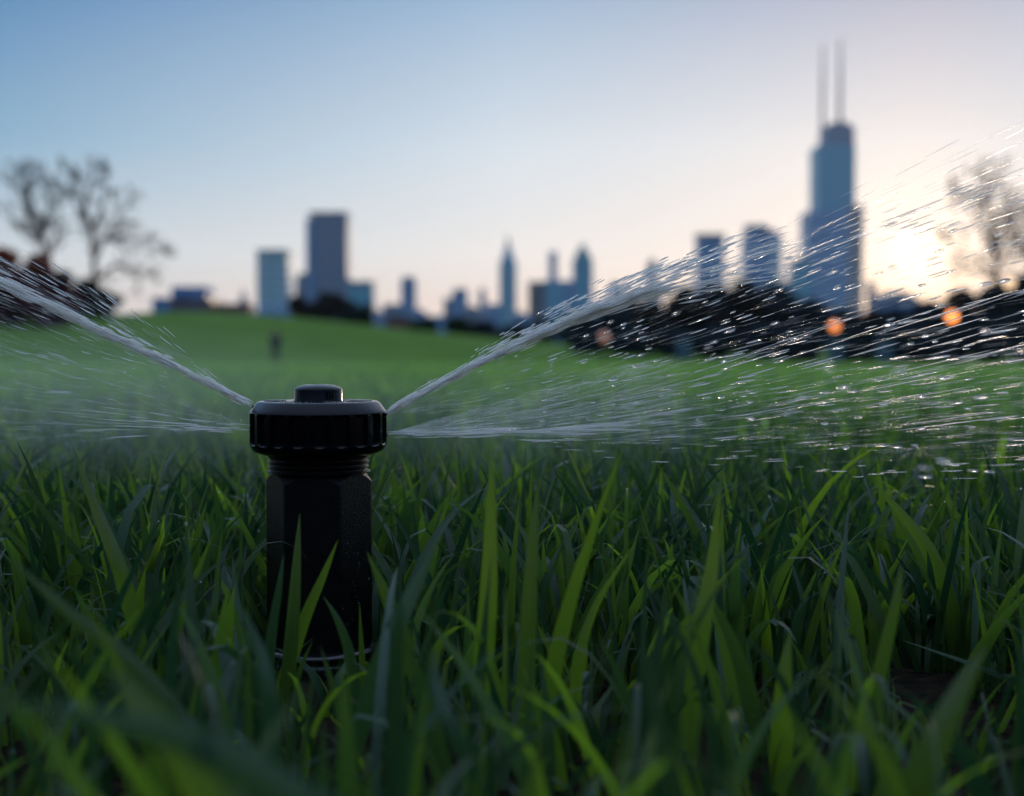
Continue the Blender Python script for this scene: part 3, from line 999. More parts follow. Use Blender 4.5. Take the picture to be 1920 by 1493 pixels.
def building(label, D, parts, name='building', cat='building'):
    """parts: (part name, material, list of (kind, x0, x1, ytop, ybot))."""
    xs = [q[1] for p in parts for q in p[2]] + [q[2] for p in parts for q in p[2]]
    c = at((min(xs) + max(xs)) / 2, HOR, D)
    t = thing(name, label, cat, (c.x, D, -4.0))
    mid, wd = (min(xs) + max(xs)) / 2, max(xs) - min(xs)
    kx = 1 + min(7.0 / wd, .35)
    parts = [(nm, m, [(q[0], mid + (q[1] - mid) * kx, mid + (q[2] - mid) * kx, q[3] - 4, None if q[4] is None else q[4] - 4) + tuple(q[5:]) for q in shp]) for nm, m, shp in parts]
    for nm, m, shapes in parts:
        bm = bmesh.new()
        for sh in shapes:
            k, x0, x1, yt, yb = sh[:5]
            off = sh[5] if len(sh) > 5 else 0
            if k == 'box':
                px_box(bm, x0, x1, yt, D + off, None, yb)
            elif k == 'slab':
                px_box(bm, x0, x1, yt, D + off, 14, yb)
            elif k == 'taper':
                px_box(bm, x0, x1, yt, D + off, None, yb, .55)
            elif k == 'spire':
                a, cc = at(x0, yt, D), at(x1, yb, D)
                w = cc.x - a.x
                off2 = off
                vs = [bm.verts.new(v) for v in ((a.x, D + off2, cc.z), (cc.x, D + off2, cc.z), (cc.x, D + off2 + w, cc.z), (a.x, D + off2 + w, cc.z), ((a.x + cc.x) / 2, D + off2 + w / 2, a.z))]
                for f in ((0, 1, 4), (1, 2, 4), (2, 3, 4), (3, 0, 4), (3, 2, 1, 0)):
                    bm.faces.new([vs[i] for i in f])
            elif k == 'mast':
                a = at((x0 + x1) / 2, yt, D); z0 = at(x0, yb, D).z
                r = (x1 - x0) / 2 / F * D
                lathe(bm, [(0, z0), (r, z0), (r * .85, (z0 + a.z) / 2), (r * .35, a.z - 2), (0, a.z)], 12, a.x, D + off)
            elif k == 'dome':
                a, cc = at(x0, yt, D), at(x1, yb, D)
                rx, h = (cc.x - a.x) / 2, a.z - cc.z
                lathe(bm, [(rx, cc.z), (rx * .93, cc.z + h * .30), (rx * .72, cc.z + h * .66), (rx * .40, cc.z + h * .93), (0, a.z)], 32, (a.x + cc.x) / 2, D + rx + off)
        o = bm_obj(nm, bm, m, t)
        local(t, o)
    return t


building('low dark block with blue glazed upper storey beside the russet shrubs', 700, [
    ('wall', F_PURP, [('box', 298, 392, 563, None)]), ('upper_storey', F_BLUE, [('box', 322, 384, 541, 562.5, 3)]), ('annex', F_BLUE, [('box', 288, 314, 562, None, -6)])])
building('long low red brick building with a slender dark steeple', 640, [
    ('wall', F_RED, [('slab', 392, 464, 573, None)]), ('steeple', F_DARK, [('spire', 445, 459, 543, 573, 1)])], 'church')
building('pale blue slab tower with a flat dark top', 1500, [
    ('wall', F_PALE, [('box', 484, 536, 476, None)]), ('parapet', F_TEAL, [('box', 482.5, 537.5, 472, 475.8, -2)]), ('podium', F_BLUE, [('box', 478, 542, 588, None, -8)])], 'tower_block')
building('tallest dark slate tower of the left skyline with a chamfered shoulder'.replace(' of the left skyline', ' above brown treetops'), 1700, [
    ('wall', F_DARK, [('box', 594, 647, 408, None)]), ('side_wing', F_BLUE, [('box', 577, 593.6, 413, None, 9)]), ('roof_housing', M_ROOF, [('box', 582, 646, 401, 407.8, 14)])], 'tower_block')
building('small dark stepped block tucked against the slate tower', 1900, [('wall', F_DARK, [('box', 557, 574, 523, None)]), ('roof_housing', M_ROOF, [('box', 561, 572, 516, 522.8, 2)])])
building('teal glass block next to the slate tower', 1600, [('wall', F_TEAL, [('box', 655, 695, 534, None)]), ('parapet', M_ROOF, [('box', 653.5, 696.5, 531, 533.8, -2)])])
building('blue tower with a lower shoulder rising from the rooftops', 1900, [
    ('wall', F_BLUE, [('box', 751, 776, 528, None)]), ('shoulder', F_DARK, [('box', 720, 750.6, 574, None, 4)]), ('roof_housing', M_ROOF, [('box', 754, 773, 523, 527.8, 3)])], 'tower_block')
building('squat reddish house under the blue shouldered tower', 500, [('wall', F_RED, [('slab', 726, 762, 600, None)]), ('roof', M_ROOF, [('slab', 724, 764, 597, 599.8, -1)])], 'house', 'house')
building('row of low blue rooftops between two stepped towers', 1500, [('wall', F_BLUE, [('slab', 776, 800, 588, None), ('slab', 800.5, 842, 596, None, 3)]), ('roof_housing', M_ROOF, [('box', 784, 792, 583, 587.8, 3)])], 'warehouse')
building('stepped grey blue tower with a wide crown', 1900, [
    ('wall', F_BLUE, [('box', 849, 873, 549, None)]), ('shoulder', F_DARK, [('box', 835, 848.6, 563, None, 4)]), ('roof_housing', M_ROOF, [('box', 851, 871, 545, 548.8, 3)])], 'tower_block')
building('little tower with a pointed cap beside the slender spired tower', 1900, [
    ('wall', F_BLUE, [('box', 901, 912, 553, None), ('box', 912.4, 934, 574, None, 3)]), ('roof', M_ROOF, [('spire', 901, 912, 541, 552.8, 0)])])
building('slender teal skyscraper tapering to a needle spire', 2200, [
    ('wall', F_TEAL, [('box', 940, 965, 493, None)]), ('crown', F_TEAL, [('taper', 943, 962, 466, 492.8, 4)]), ('spire', M_STEEL, [('spire', 948.5, 956.5, 440, 470, 9)]), ('side_wing', F_PALE, [('box', 955, 963, 497, 640, -6)])], 'skyscraper')
building('low grey rooftops just short of the needle spired skyscraper', 1600, [('wall', F_DARK, [('slab', 872, 899, 582, None)]), ('roof_housing', M_ROOF, [('box', 880, 890, 577, 581.8, 2)])], 'warehouse')
building('low blue rooftops between needle spire and dark purple block', 1650, [('wall', F_BLUE, [('slab', 966, 993, 592, None)]), ('roof_housing', M_ROOF, [('box', 972, 980, 588, 591.8, 2)])], 'warehouse')
building('low pale rooftops past the copper pyramid roof', 1700, [('wall', F_PALE, [('slab', 1109, 1148, 586, None)]), ('roof_housing', M_ROOF, [('box', 1120, 1134, 580, 585.8, 2)])], 'warehouse')
building('low blue rooftops beyond the slate tower and teal block', 1750, [('wall', F_BLUE, [('slab', 696, 719, 590, None)]), ('roof_housing', M_ROOF, [('box', 702, 710, 585, 589.8, 2)])], 'warehouse')
building('plain dark purple block next to the twin teal towers', 1700, [('wall', F_PURP, [('box', 994, 1019, 535, None)]), ('parapet', M_ROOF, [('box', 993, 1020, 532, 534.8, -2)])])
building('teal tower with one thin raised turret', 2100, [
    ('wall', F_TEAL, [('box', 1022, 1060, 530, None)]), ('turret', F_BLUE, [('box', 1031, 1044, 478, 529.8, 6)]), ('roof', M_COPPER, [('spire', 1031, 1044, 472, 477.8, 6)])], 'tower_block')
building('teal tower crowned by a steep copper pyramid roof', 2000, [
    ('wall', F_TEAL, [('box', 1076, 1108, 492, None)]), ('roof', M_COPPER, [('spire', 1076, 1108, 456, 491.8, 0)]), ('shoulder', F_BLUE, [('box', 1061, 1075.6, 530, None, 5)])], 'skyscraper')
building('small grey tower half hidden by the rising jet', 1900, [('wall', F_DARK, [('box', 1149, 1168, 538, None), ('box', 1168.4, 1186, 553, None, 4)]), ('roof_housing', M_ROOF, [('box', 1151, 1162, 534, 537.8, 3)])])
building('thin dark tower with a pointed cap above the jet', 2000, [('wall', F_DARK, [('box', 1216, 1231, 500, None)]), ('roof', M_ROOF, [('spire', 1216, 1231, 486, 499.8, 0)]), ('shoulder', F_BLUE, [('box', 1210, 1237, 560, None, -5)])])
building('boxy blue tower with a flat dark roof seen through drops', 1800, [('wall', F_BLUE, [('box', 1313, 1355, 447, None)]), ('parapet', M_ROOF, [('box', 1311.5, 1356.5, 442, 446.8, -2)])], 'tower_block')
building('wide blue tower with a sloping stepped roofline', 1900, [
    ('wall', F_BLUE, [('box', 1404, 1463, 445, None)]), ('crown', F_DARK, [('box', 1404, 1440, 425, 444.8, 3), ('box', 1440.4, 1456, 435, 444.8, 5)]), ('side_wing', F_PALE, [('box', 1446, 1462, 449, 640, -5)])], 'tower_block')
building('pale teal block leaning against the giant twin masted tower', 1900, [('wall', F_TEAL, [('box', 1486, 1519, 494, None)]), ('annex', F_PALE, [('box', 1468, 1485.6, 530, None, 4)]), ('roof_housing', M_ROOF, [('box', 1490, 1510, 489, 493.8, 3)])])
T = building('giant stepped skyscraper with two tall white masts', 2700, [
    ('lower_tier', F_BLUE, [('box', 1519, 1590, 400, None)]),
    ('sunlit_side', F_SUNLIT, [('box', 1590.3, 1616, 389, None, 4)]),  # the tower's sunlit flank, its pink light put in as colour
    ('middle_tier', F_TEAL, [('box', 1536, 1602, 276, 399.8, 12)]),
    ('upper_tier', F_DARK, [('box', 1549, 1600.5, 240, 275.8, 16)]),
    ('roof_housing', M_ROOF, [('box', 1561, 1592, 233, 239.8, 24)]),
    ('mast', M_STEEL, [('mast', 1549.5, 1556.5, 76, 240, 40)]),
    ('mast', M_STEEL, [('mast', 1580, 1588, 66, 240, 40)])], 'skyscraper')
building('low domed hall with a thin chimney in front of the sunset', 1100, [
    ('wall', F_BLUE, [('slab', 1645, 1738, 574, None, 0)]), ('dome', M_ROOF, [('dome', 1645, 1738, 547, 574, 0)]), ('chimney', F_DARK, [('slab', 1637, 1645, 532, None, -15)])], 'hall')

# ------------------------------------------------------------------ trees and shrubs
M_BARK = noisy(mat('dark_bark', (.018, .014, .016), .9, Specular_IOR_Level=.05), (.012, .010, .012), (.028, .022, .022), 6, .4, 30, .01)


def foliage_mat(name, c1, c2):
    m = mat(name, c1, .8, Specular_IOR_Level=.06)
    n, l = m.node_tree.nodes, m.node_tree.links
    b = n['Principled BSDF']; out = n['Material Output']
    a = n.new('ShaderNodeAttribute'); a.attribute_name = 'leaf'
    s = n.new('ShaderNodeSeparateColor'); l.new(a.outputs['Color'], s.inputs[0])
    c = mixc(n, l, s.outputs[0], (*c1, 1), (*c2, 1))
    l.new(c, b.inputs['Base Color'])
    tr = n.new('ShaderNodeBsdfTranslucent'); l.new(c, tr.inputs['Color'])
    mx = n.new('ShaderNodeMixShader'); mx.inputs[0].default_value = .25
    l.new(b.outputs[0], mx.inputs[1]); l.new(tr.outputs[0], mx.inputs[2]); l.new(mx.outputs[0], out.inputs['Surface'])
    return m


L_DARK = foliage_mat('dark_leaves', (.026, .038, .052), (.060, .076, .088))
L_BROWN = foliage_mat('brown_leaves', (.030, .022, .018), (.062, .042, .032))
L_RUSSET = foliage_mat('russet_leaves', (.22, .034, .022), (.42, .10, .03))
L_MAROON = foliage_mat('maroon_leaves', (.085, .020, .030), (.18, .045, .045))
L_GREEN = foliage_mat('deep_green_leaves', (.012, .032, .012), (.028, .060, .020))


def tube_tree(segs, name, m, parent, sides=5):
    """segs: list of (p0, r0, p1, r1)."""
    P0 = np.array([s[0] for s in segs]); P1 = np.array([s[2] for s in segs])
    R0 = np.array([s[1] for s in segs]); R1_ = np.array([s[3] for s in segs])
    D = P1 - P0; D /= np.linalg.norm(D, axis=1, keepdims=True) + 1e-9
    ref = np.where(np.abs(D[:, 2:3]) > .9, np.array([[1., 0, 0]]), np.array([[0, 0, 1.]]))
    S = np.cross(D, ref); S /= np.linalg.norm(S, axis=1, keepdims=True)
    Tt = np.cross(D, S)
    V = np.zeros((len(segs), 2, sides, 3))
    for k in range(sides):
        a = 2 * math.pi * k / sides
        o = S * math.cos(a) + Tt * math.sin(a)
        V[:, 0, k] = P0 + o * R0[:, None]
        V[:, 1, k] = P1 + o * R1_[:, None]
    b = np.arange(2 * sides).reshape(2, sides)
    q = np.stack([b[0], np.roll(b[0], -1), np.roll(b[1], -1), b[1]], -1)
    Fq = (q[None] + (np.arange(len(segs)) * 2 * sides)[:, None, None]).reshape(-1, 4)
    return np_mesh(name, V, Fq, m, parent)


def grow(rnd, p, d, ln, r, depth, segs, bend=.25, upw=.12, spread=.75):
    n_ = 3
    for i in range(n_):
        d = (d + Vector((rnd.uniform(-1, 1), rnd.uniform(-1, 1), rnd.uniform(-1, 1) + upw)) * bend * .5).normalized()
        q = p + d * ln / n_
        r2 = r * .86
        segs[0 if depth >= 4 else 1].append((tuple(p), r, tuple(q), r2))
        p, r = q, r2
        if depth > 0 and i < n_ - 1 and rnd.random() < .75:
            side = d.cross(Vector((rnd.uniform(-1, 1), rnd.uniform(-1, 1), rnd.uniform(-1, 1)))).normalized()
            grow(rnd, p, (d + side * spread).normalized(), ln * .62, r * .5, depth - 1, segs, bend, upw, spread)
    if depth > 0:
        for _ in range(2):
            side = d.cross(Vector((rnd.uniform(-1, 1), rnd.uniform(-1, 1), rnd.uniform(-1, 1)))).normalized()
            grow(rnd, p, (d + side * spread * .75).normalized(), ln * .76, r * .68, depth - 1, segs, bend, upw, spread)


def bare_tree(label, px, D, limbs, seed, trunk_r=.2, spread=.75):
    """limbs: polylines in photo pixels with a depth offset in metres (px, py, dy); the first one is the trunk."""
    rnd = random.Random(seed)
    x = at(px, 600, D).x
    z0 = float(gz(x, D)) - .1
    t = thing('bare_tree', label, 'tree', (x, D, z0), 'leafless park trees')
    o = Vector((x, D, z0))
    thick, fine = [], []
    for li, line in enumerate(limbs):
        P = [at(a, b_, D + c) - o for a, b_, c in line]
        if li == 0:
            P.insert(0, Vector((P[0].x, 0, 0)))
        r = trunk_r * 1.35 if li == 0 else trunk_r * .75
        L_ = sum((q - p_).length for p_, q in zip(P, P[1:]))
        acc = 0
        for p_, q in zip(P, P[1:]):
            n_ = max(2, int((q - p_).length / .35))
            prev = p_
            for k in range(1, n_ + 1):
                c = p_.lerp(q, k / n_) + Vector((rnd.uniform(-1, 1), rnd.uniform(-1, 1), rnd.uniform(-1, 1))) * .035
                f = acc / L_
                ra = max(.02, r * (1 - .75 * f)); acc += (c - prev).length
                rb_ = max(.018, r * (1 - .75 * min(1, acc / L_)))
                thick.append((tuple(prev), ra, tuple(c), rb_))
                if (li > 0 or f > .45) and rnd.random() < .75:
                    d = (c - prev).normalized()
                    side = d.cross(Vector((rnd.uniform(-1, 1), rnd.uniform(-1, 1), rnd.uniform(-1, 1)))).normalized()
                    sg = [[], []]
                    grow(rnd, c, (d * .6 + side * spread).normalized(), rnd.uniform(.5, 1.0), rb_ * .4, 2, sg, .35, .2, .7)
                    fine += sg[1]
                prev = c
        sg = [[], []]
        grow(rnd, P[-1], (P[-1] - P[-2]).normalized(), .9, .03, 3, sg, .35, .2, .7)
        fine += sg[1]
    tube_tree(thick, 'trunk', M_BARK, t, 8)
    fine = [(a, max(r0, .038), b_, max(r1, .032)) for a, r0, b_, r1 in fine]
    tube_tree(fine, 'crown', M_BARK, t, 3)
    return t


def leaf_cloud(rnd, n_, blobs, size):
    """Leaf-sized faces through a set of ellipsoid clumps."""
    w = np.array([b[3] * b[4] * b[5] for b in blobs]); w /= w.sum()
    idx = rnd.choice(len(blobs), n_, p=w)
    B = np.array(blobs)[idx]
    d = rnd.normal(0, 1, (n_, 3)); d /= np.linalg.norm(d, axis=1, keepdims=True)
    r = rnd.uniform(.25, 1.08, n_) ** .5
    C = B[:, :3] + d * r[:, None] * B[:, 3:6]
    a = rnd.normal(0, 1, (n_, 3)); a /= np.linalg.norm(a, axis=1, keepdims=True)
    b_ = np.cross(a, rnd.normal(0, 1, (n_, 3))); b_ /= np.linalg.norm(b_, axis=1, keepdims=True)
    s = size * rnd.uniform(.6, 1.5, n_)[:, None]
    V = np.stack([C - a * s, C + b_ * s * .55, C + a * s, C - b_ * s * .55], 1)
    Fq = np.arange(n_ * 4).reshape(n_, 4)
    col = np.zeros((n_, 4, 4)); col[..., 0] = (rnd.uniform(0, 1, n_) * .6 + rnd.uniform(0, 1, len(blobs))[idx] * .4)[:, None]; col[..., 3] = 1
    return V, Fq, col


def leafy(name, label, cat, px, D, pw, ytop, seed, m, leaf=.14, n_=2600, trunk=True, nb=14, base=None, group=None, airy=1.0):
    """A tree or shrub of photo width pw and photo top ytop at distance D."""
    rnd = np.random.default_rng(seed); rr = random.Random(seed)
    x = at(px, 600, D).x
    z0 = float(gz(x, D)) - .1
    W = pw / F * D
    H = at(px, ytop, D).z - z0
    t = thing(name, label, cat, (x, D, z0), group)
    lo = H * (.08 if trunk else .0)
    blobs = []
    for i in range(nb):
        f = (i + .5) / nb
        zc_ = lo + (H - lo) * (.10 + .78 * f ** .8)
        prof_ = math.sin(math.pi * (.18 + .74 * f)) ** .7
        a = rr.uniform(0, 2 * math.pi)
        rad = W * .34 * prof_ * rr.uniform(.2, 1)
        s = W * .5 * rr.uniform(.32, .5) * (.6 + .4 * prof_)
        blobs.append((rad * math.cos(a), rad * math.sin(a) * .7, zc_, s * airy, s * .8 * airy, min(s * .75, H - zc_)))
    V, Fq, colr = leaf_cloud(rnd, n_, blobs, leaf)
    np_mesh('crown' if trunk else 'foliage', V, Fq, m, t, False, {'leaf': colr})
    segs = []
    rt = max(.05, H * .025)
    if trunk:
        segs.append(((0, 0, 0), rt * 1.25, (0, 0, lo), rt))
        segs.append(((0, 0, lo), rt, (W * .02, 0, lo + (H - lo) * .5), rt * .5))
    else:
        segs.append(((0, 0, 0), rt, (0, 0, H * .4), rt * .6))
    for b_ in blobs[:9]:
        segs.append(((0, 0, lo + (b_[2] - lo) * .35), rt * .5, (b_[0], b_[1], b_[2]), rt * .12))
    tube_tree(segs, 'trunk' if trunk else 'stem', M_BARK, t, 6)
    return t


bare_tree('leafless tree with a forked crown standing farthest from the towers', 92, 108,
          [[(95, 560, 0), (90, 480, 0), (78, 425, .2), (62, 385, .4)], [(82, 440, 0), (48, 395, -.6), (34, 352, -.9)], [(80, 430, 0), (92, 385, .5), (84, 358, .8)],
           [(86, 460, 0), (40, 420, .8), (8, 402, 1.2)], [(60, 385, .4), (52, 352, .5)], [(92, 480, 0), (112, 420, -1), (108, 385, -1.2)]], 4, .20)
bare_tree('leafless tree with one long bough reaching towards the low dark block', 178, 106,
          [[(180, 560, 0), (176, 480, 0), (170, 425, .2), (156, 372, .4)], [(170, 425, .2), (140, 380, -.6), (134, 348, -.8)], [(172, 435, 0), (192, 385, .7), (198, 350, 1)],
           [(176, 487, 0), (206, 430, .6), (228, 400, .8)], [(196, 448, .4), (236, 442, .4), (276, 458, .3)], [(179, 525, 0), (218, 495, -.6), (258, 512, -1)], [(160, 385, .3), (168, 345, .2)]], 9, .24)
bare_tree('leafless tree glowing against the sunset beside the orange lamp', 1868, 92,
          [[(1870, 570, 0), (1868, 500, 0), (1862, 450, .2), (1850, 400, .4)], [(1866, 470, 0), (1838, 420, -.5), (1812, 388, -.8)], [(1868, 480, 0), (1886, 410, .5), (1878, 356, .8)],
           [(1870, 500, 0), (1905, 440, .3), (1928, 400, .5)], [(1872, 530, 0), (1840, 490, .6), (1806, 470, 1)], [(1860, 440, 0), (1864, 390, -.5), (1850, 362, -.7)]], 21, .20)
bare_tree('leafless tree half outside the picture behind the pale lantern', 1945, 88,
          [[(1948, 570, 0), (1945, 490, 0), (1935, 430, .2)], [(1946, 500, 0), (1915, 450, -.4), (1900, 415, -.6)], [(1945, 480, 0), (1955, 400, .5)]], 33, .18)

SH = 'shrubs on the rise below the leafless trees'
for px, D, pw, yt, sd, m_, lb, nm in [
    (-10, 78, 170, 462, 1, L_RUSSET, 'tallest russet red shrub at the picture edge', 'shrub'),
    (62, 76, 120, 474, 2, L_RUSSET, 'rounded russet red shrub with an orange rim', 'shrub'),
    (20, 70, 130, 505, 3, L_MAROON, 'dark maroon shrub in front of the russet ones', 'shrub'),
    (108, 74, 100, 505, 4, L_MAROON, 'maroon shrub beneath the two leafless trees', 'shrub'),
    (150, 76, 90, 522, 5, L_BROWN, 'brown shrub at the foot of the tree with the long bough', 'shrub'),
    (200, 74, 62, 542, 6, L_BROWN, 'lowest dark shrub where the rise meets the lawn', 'shrub'),
    (92, 68, 110, 545, 7, L_MAROON, 'low wide maroon shrub behind the pale jet', 'shrub')]:
    leafy(nm, lb, 'shrub', px, D + 30, pw, yt, sd, m_, .17, 9000, False, 14, group=SH)

MID = 'trees along the crest before the towers'
for px, D, pw, yt, sd, m_, lb in [
    (566, 130, 66, 556, 11, L_BROWN, 'round brown tree at the foot of the small stepped block'),
    (610, 128, 74, 548, 12, L_BROWN, 'broadest brown tree under the slate tower'),
    (650, 132, 56, 560, 13, L_DARK, 'dark tree between slate tower and teal block'),
    (684, 126, 44, 572, 14, L_GREEN, 'small deep green tree before the teal glass block'),
    (858, 120, 66, 600, 15, L_GREEN, 'low deep green tree under the stepped grey blue tower'),
    (905, 122, 60, 606, 16, L_DARK, 'low dark tree under the little pointed tower'),
    (960, 118, 76, 612, 17, L_DARK, 'low dark tree beneath the needle spired skyscraper'),
    (1020, 116, 70, 606, 18, L_DARK, 'low dark tree beneath the dark purple block'),
    (790, 125, 70, 604, 19, L_GREEN, 'flat green bush line tree below the low rooftops')]:
    leafy('tree', lb, 'tree', px, D + 14, pw * 1.1, yt - 4, sd, m_, .24, 4200, True, 12, group=MID)

BACK = 'low dark trees glimpsed between the border trees'
for i, (px, yt, lb) in enumerate([(1245, 600, 'low tree glimpsed between the two brownish border trees'), (1308, 592, 'low tree glimpsed past the boxy blue tower'),
                                  (1370, 590, 'low tree glimpsed before the sloping roofed tower'), (1490, 596, 'low tree glimpsed at the foot of the pale teal block'),
                                  (1600, 602, 'low tree glimpsed under the foot of the giant skyscraper'), (1720, 600, 'low tree glimpsed beneath the domed hall roof'),
                                  (1180, 606, 'low tree glimpsed under the small grey tower'), (1780, 590, 'low tree glimpsed behind the brighter orange lamp')]):
    leafy('tree', lb, 'tree', px, 128 + i, 120, yt, 90 + i, L_DARK, .26, 4200, True, 12, group=BACK)
ROW = 'dark trees bordering the lawn under the sunset'
for px, D, pw, yt, sd, m_, lb in [
    (1085, 112, 90, 590, 41, L_DARK, 'dark border tree under the copper pyramid roof'),
    (1150, 110, 90, 575, 42, L_DARK, 'dark border tree below the small grey tower'),
    (1215, 112, 96, 560, 43, L_BROWN, 'brownish border tree below the thin pointed tower'),
    (1280, 108, 104, 535, 44, L_BROWN, 'brown border tree beside the boxy blue tower'),
    (1338, 110, 100, 524, 45, L_DARK, 'tall dark border tree under the boxy blue tower'),
    (1400, 106, 104, 512, 46, L_BROWN, 'tallest brown border tree before the sloping roofed tower'),
    (1462, 108, 98, 528, 47, L_DARK, 'dark border tree between sloping roofed tower and pale teal block'),
    (1520, 104, 94, 560, 48, L_DARK, 'dark border tree at the foot of the pale teal block'),
    (1575, 106, 90, 575, 49, L_DARK, 'dark border tree behind the dimmer orange lamp'),
    (1630, 104, 92, 582, 50, L_BROWN, 'brown border tree under the chimney of the domed hall'),
    (1690, 102, 96, 578, 51, L_DARK, 'dark border tree under the domed hall'),
    (1748, 100, 92, 562, 52, L_DARK, 'dark border tree between domed hall and brighter orange lamp'),
    (1806, 98, 90, 532, 53, L_BROWN, 'brown border tree rising beside the glowing leafless tree'),
    (1862, 96, 100, 520, 54, L_DARK, 'dark border tree behind the glowing leafless tree'),
    (1925, 94, 110, 500, 55, L_DARK, 'dark border tree at the picture edge behind the lantern')]:
    leafy('tree', lb, 'tree', px, D, pw * 1.12, yt, sd, m_, .20, 6000, True, 22, group=ROW)
for i, (px, pw, yt, lb) in enumerate([
    (1100, 90, 622, 'clipped dark hedge bush beside the faint pink lamp'), (1180, 100, 618, 'hedge bush under the brownish border tree'),
    (1262, 100, 612, 'hedge bush before the blue grey stand-in box nearest the jet'), (1345, 110, 606, 'hedge bush under the tall dark border tree'),
    (1430, 110, 606, 'hedge bush beneath the tallest brown border tree'), (1512, 110, 608, 'hedge bush just short of the dimmer orange lamp'),
    (1600, 110, 610, 'hedge bush just past the dimmer orange lamp'), (1690, 110, 606, 'hedge bush below the domed hall'),
    (1775, 110, 602, 'hedge bush round the post of the brighter orange lamp'), (1858, 110, 596, 'hedge bush in front of the glowing leafless tree'),
    (1945, 120, 590, 'hedge bush at the picture edge')]):
    leafy('hedge_bush', lb, 'bush', px, 93 - i * .6, pw, yt, 70 + i, L_DARK, .15, 3400, False, 14, group='bushes of the hedge at the far edge of the lawn')

# ------------------------------------------------------------------ lamps, light gap boxes, person
def emis(name, col, s):
    m = mat(name, (.8, .6, .4), .4)
    b = m.node_tree.nodes['Principled BSDF']
    b.inputs['Emission Color'].default_value = (*col, 1)
    b.inputs['Emission Strength'].default_value = s
    return m


M_POST = mat('lamp_post_paint', (.02, .022, .025), .5)


def lamp(label, px, py, D, col, s, r=.25):
    p_ = at(px, py, D)
    z0 = float(gz(p_.x, D))
    H = p_.z - z0
    t = thing('street_lamp', label, 'street lamp', (p_.x, D, z0), 'lit lamps along the edge of the lawn')
    bm = bmesh.new()
    lathe(bm, [(.14, 0), (.14, .12), (.07, .25), (.05, .5), (.04, H - r - .1), (.07, H - r - .04), (.09, H - r), (0, H - r)], 16)
    bm_obj('post', bm, M_POST, t, True)
    bm = bmesh.new()
    bmesh.ops.create_uvsphere(bm, u_segments=24, v_segments=14, radius=r, matrix=Matrix.Translation((0, 0, H)))
    bm_obj('globe', bm, emis('lamp_glow', col, s), t, True)
    bm = bmesh.new()
    lathe(bm, [(.12, H + r * .8), (.05, H + r + .06), (0, H + r + .08)], 16)
    bm_obj('finial', bm, M_POST, t, True)


lamp('bright orange globe lamp under the sunset sky', 1785, 594, 72, (1, .26, .04), 3.6)
lamp('dimmer orange globe lamp below the giant twin masted skyscraper', 1565, 612, 74, (1, .26, .05), 1.6)
lamp('faint pinkish lamp beneath the copper roofed tower', 1133, 632, 76, (1, .30, .22), .25)
lamp('pale yellow lantern among the leafless branches', 1893, 530, 66, (1, .66, .40), 1.3)

M_GAP = noisy(mat('light_gap_blue', (.06, .13, .19), .5), (.05, .11, .17), (.08, .16, .22), 2)  # made-up boxes whose blue grey stands in for light gaps between the trees
for lb, px, D in [('blue grey box standing in for a light gap before the brown border tree', 1282, 84), ('blue grey box standing in for a light gap under the dimmer orange lamp', 1567, 82), ('blue grey box standing in for a light gap below the domed hall', 1658, 82)]:
    x = at(px, 650, D).x; z0 = float(gz(x, D))
    t = thing('light_gap_box', lb, 'stand-in box', (x, D, z0), 'boxes standing in for light gaps at the far edge of the lawn')
    bm = bmesh.new(); box(bm, -.42, .42, -.2, .2, .08, 1.35)
    bmesh.ops.bevel(bm, geom=bm.edges[:], offset=.03, segments=2, affect='EDGES')
    bm_obj('case', bm, M_GAP, t)
    bm = bmesh.new(); box(bm, -.46, .46, -.24, .24, 1.36, 1.42); bm_obj('lid', bm, M_GAP, t)
    bm = bmesh.new(); box(bm, -.44, .44, -.22, .22, -.05, .078); bm_obj('plinth', bm, M_POST, t)
    bm = bmesh.new(); box(bm, .22, .26, -.235, -.203, .65, .85); bm_obj('handle', bm, M_POST, t)

# a person in dark clothes far out on the lawn
PD = 68.0
px_ = at(517, 650, PD).x; pz = float(gz(px_, PD))
person = thing('person', 'distant person in dark clothes standing alone on the lawn', 'person', (px_, PD, pz))


def skin(name, verts, edges, radii, m, parent, root=0):
    me = bpy.data.meshes.new(name); me.from_pydata(verts, edges, [])
    o = bpy.data.objects.new(name, me); COL.objects.link(o); o.parent = parent
    sk = o.modifiers.new('skin', 'SKIN')
    for i, r in enumerate(radii):
        v = me.skin_vertices[0].data[i]
        v.radius = (r, r) if isinstance(r, (int, float)) else r
        v.use_root = (i == root)
    ss = o.modifiers.new('sub', 'SUBSURF'); ss.levels = 2; ss.render_levels = 2
    me.materials.append(m)
    return o


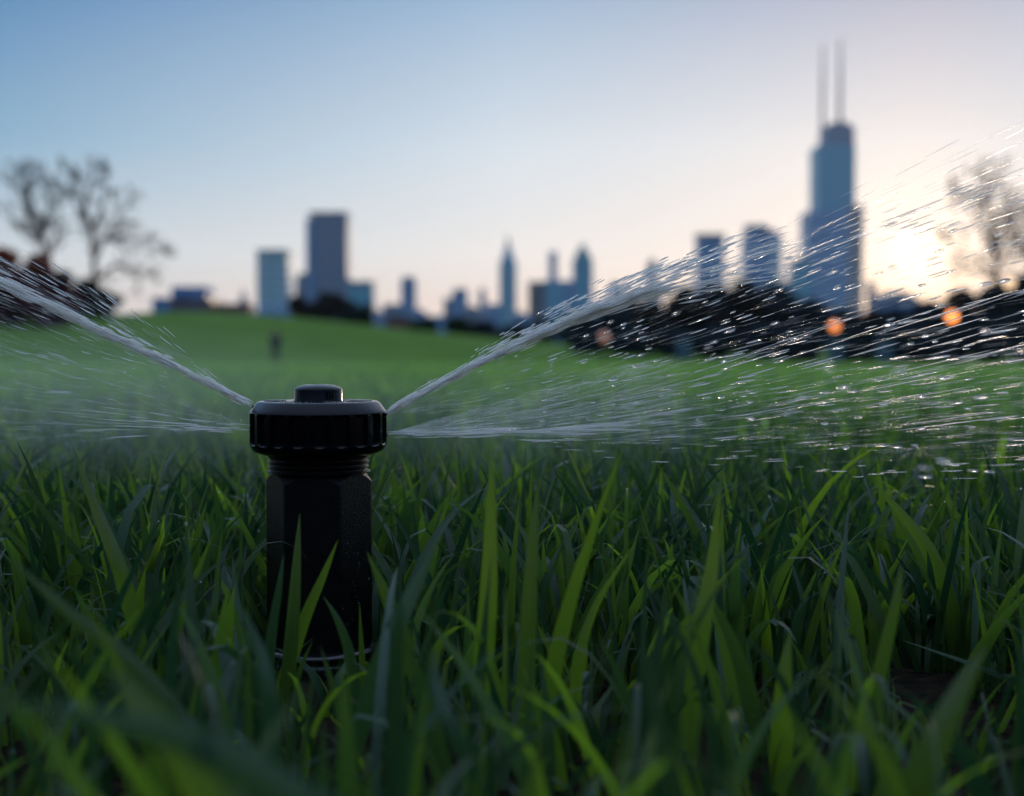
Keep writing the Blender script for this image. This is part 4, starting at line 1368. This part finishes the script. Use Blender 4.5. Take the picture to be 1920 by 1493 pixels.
M_SKIN = mat('skin', (.35, .2, .14), .6)
M_COAT = noisy(mat('dark_coat', (.02, .025, .04), .8), (.015, .02, .03), (.03, .035, .05), 8)
M_TROU = mat('dark_trousers', (.012, .012, .014), .8)
M_HAIR = mat('dark_hair', (.015, .01, .008), .6)
vs = [(0, 0, .92), (0, 0, 1.15), (0, 0, 1.38), (0, -.01, 1.50), (0, -.02, 1.60), (0, -.02, 1.68),
      (-.10, 0, .88), (-.11, 0, .48), (-.12, .02, .08), (-.12, -.12, .03),
      (.10, 0, .88), (.12, -.04, .48), (.13, -.02, .08), (.13, -.16, .03),
      (-.19, 0, 1.40), (-.24, .01, 1.12), (-.23, -.05, .88), (-.22, -.07, .80),
      (.19, 0, 1.40), (.24, .01, 1.12), (.23, -.05, .88), (.22, -.07, .80)]
es = [(0, 1), (1, 2), (2, 3), (3, 4), (4, 5), (0, 6), (6, 7), (7, 8), (8, 9), (0, 10), (10, 11), (11, 12), (12, 13),
      (2, 14), (14, 15), (15, 16), (16, 17), (2, 18), (18, 19), (19, 20), (20, 21)]
rd = [(.16, .12), (.15, .11), (.15, .11), .055, .085, .085, .09, .062, .045, .04, .09, .062, .045, .04, .06, .047, .036, .03, .06, .047, .036, .03]
skin('body', vs, es, rd, M_SKIN, person)
skin('coat', [(0, 0, .74), (0, 0, .95), (0, 0, 1.2), (0, 0, 1.40), (-.20, 0, 1.39), (-.245, .01, 1.12), (-.235, -.05, .91), (.20, 0, 1.39), (.245, .01, 1.12), (.235, -.05, .91)],
     [(0, 1), (1, 2), (2, 3), (3, 4), (4, 5), (5, 6), (3, 7), (7, 8), (8, 9)], [(.22, .17), (.19, .15), (.18, .14), (.17, .13), .08, .065, .055, .08, .065, .055], M_COAT, person)
skin('trousers', [(0, 0, .90), (-.10, 0, .80), (-.11, 0, .48), (-.12, .02, .10), (.10, 0, .80), (.12, -.04, .48), (.13, -.02, .10)],
     [(0, 1), (1, 2), (2, 3), (0, 4), (4, 5), (5, 6)], [(.17, .13), .11, .085, .075, .11, .085, .075], M_TROU, person)
bm = bmesh.new()
bmesh.ops.create_uvsphere(bm, u_segments=20, v_segments=14, radius=1, matrix=Matrix.Translation((0, .012, 1.665)) @ Matrix.Diagonal((.098, .105, .105, 1)))
bm_obj('hair', bm, M_HAIR, person, True)

# ------------------------------------------------------------------ haze
mh = bpy.data.materials.new('haze'); mh.use_nodes = True
n, l = mh.node_tree.nodes, mh.node_tree.links
n.remove(n['Principled BSDF'])
pv = n.new('ShaderNodeVolumePrincipled')
pv.inputs['Color'].default_value = (.80, .88, 1.0, 1)
pv.inputs['Density'].default_value = .00009
pv.inputs['Anisotropy'].default_value = .2
l.new(pv.outputs[0], n['Material Output'].inputs['Volume'])
bm = bmesh.new(); box(bm, -3600, 3600, -60, 3420, -8, 600)
haze = tag(bm_obj('haze', bm, mh), 'thin blue evening haze over the park and city', 'haze', kind='stuff')
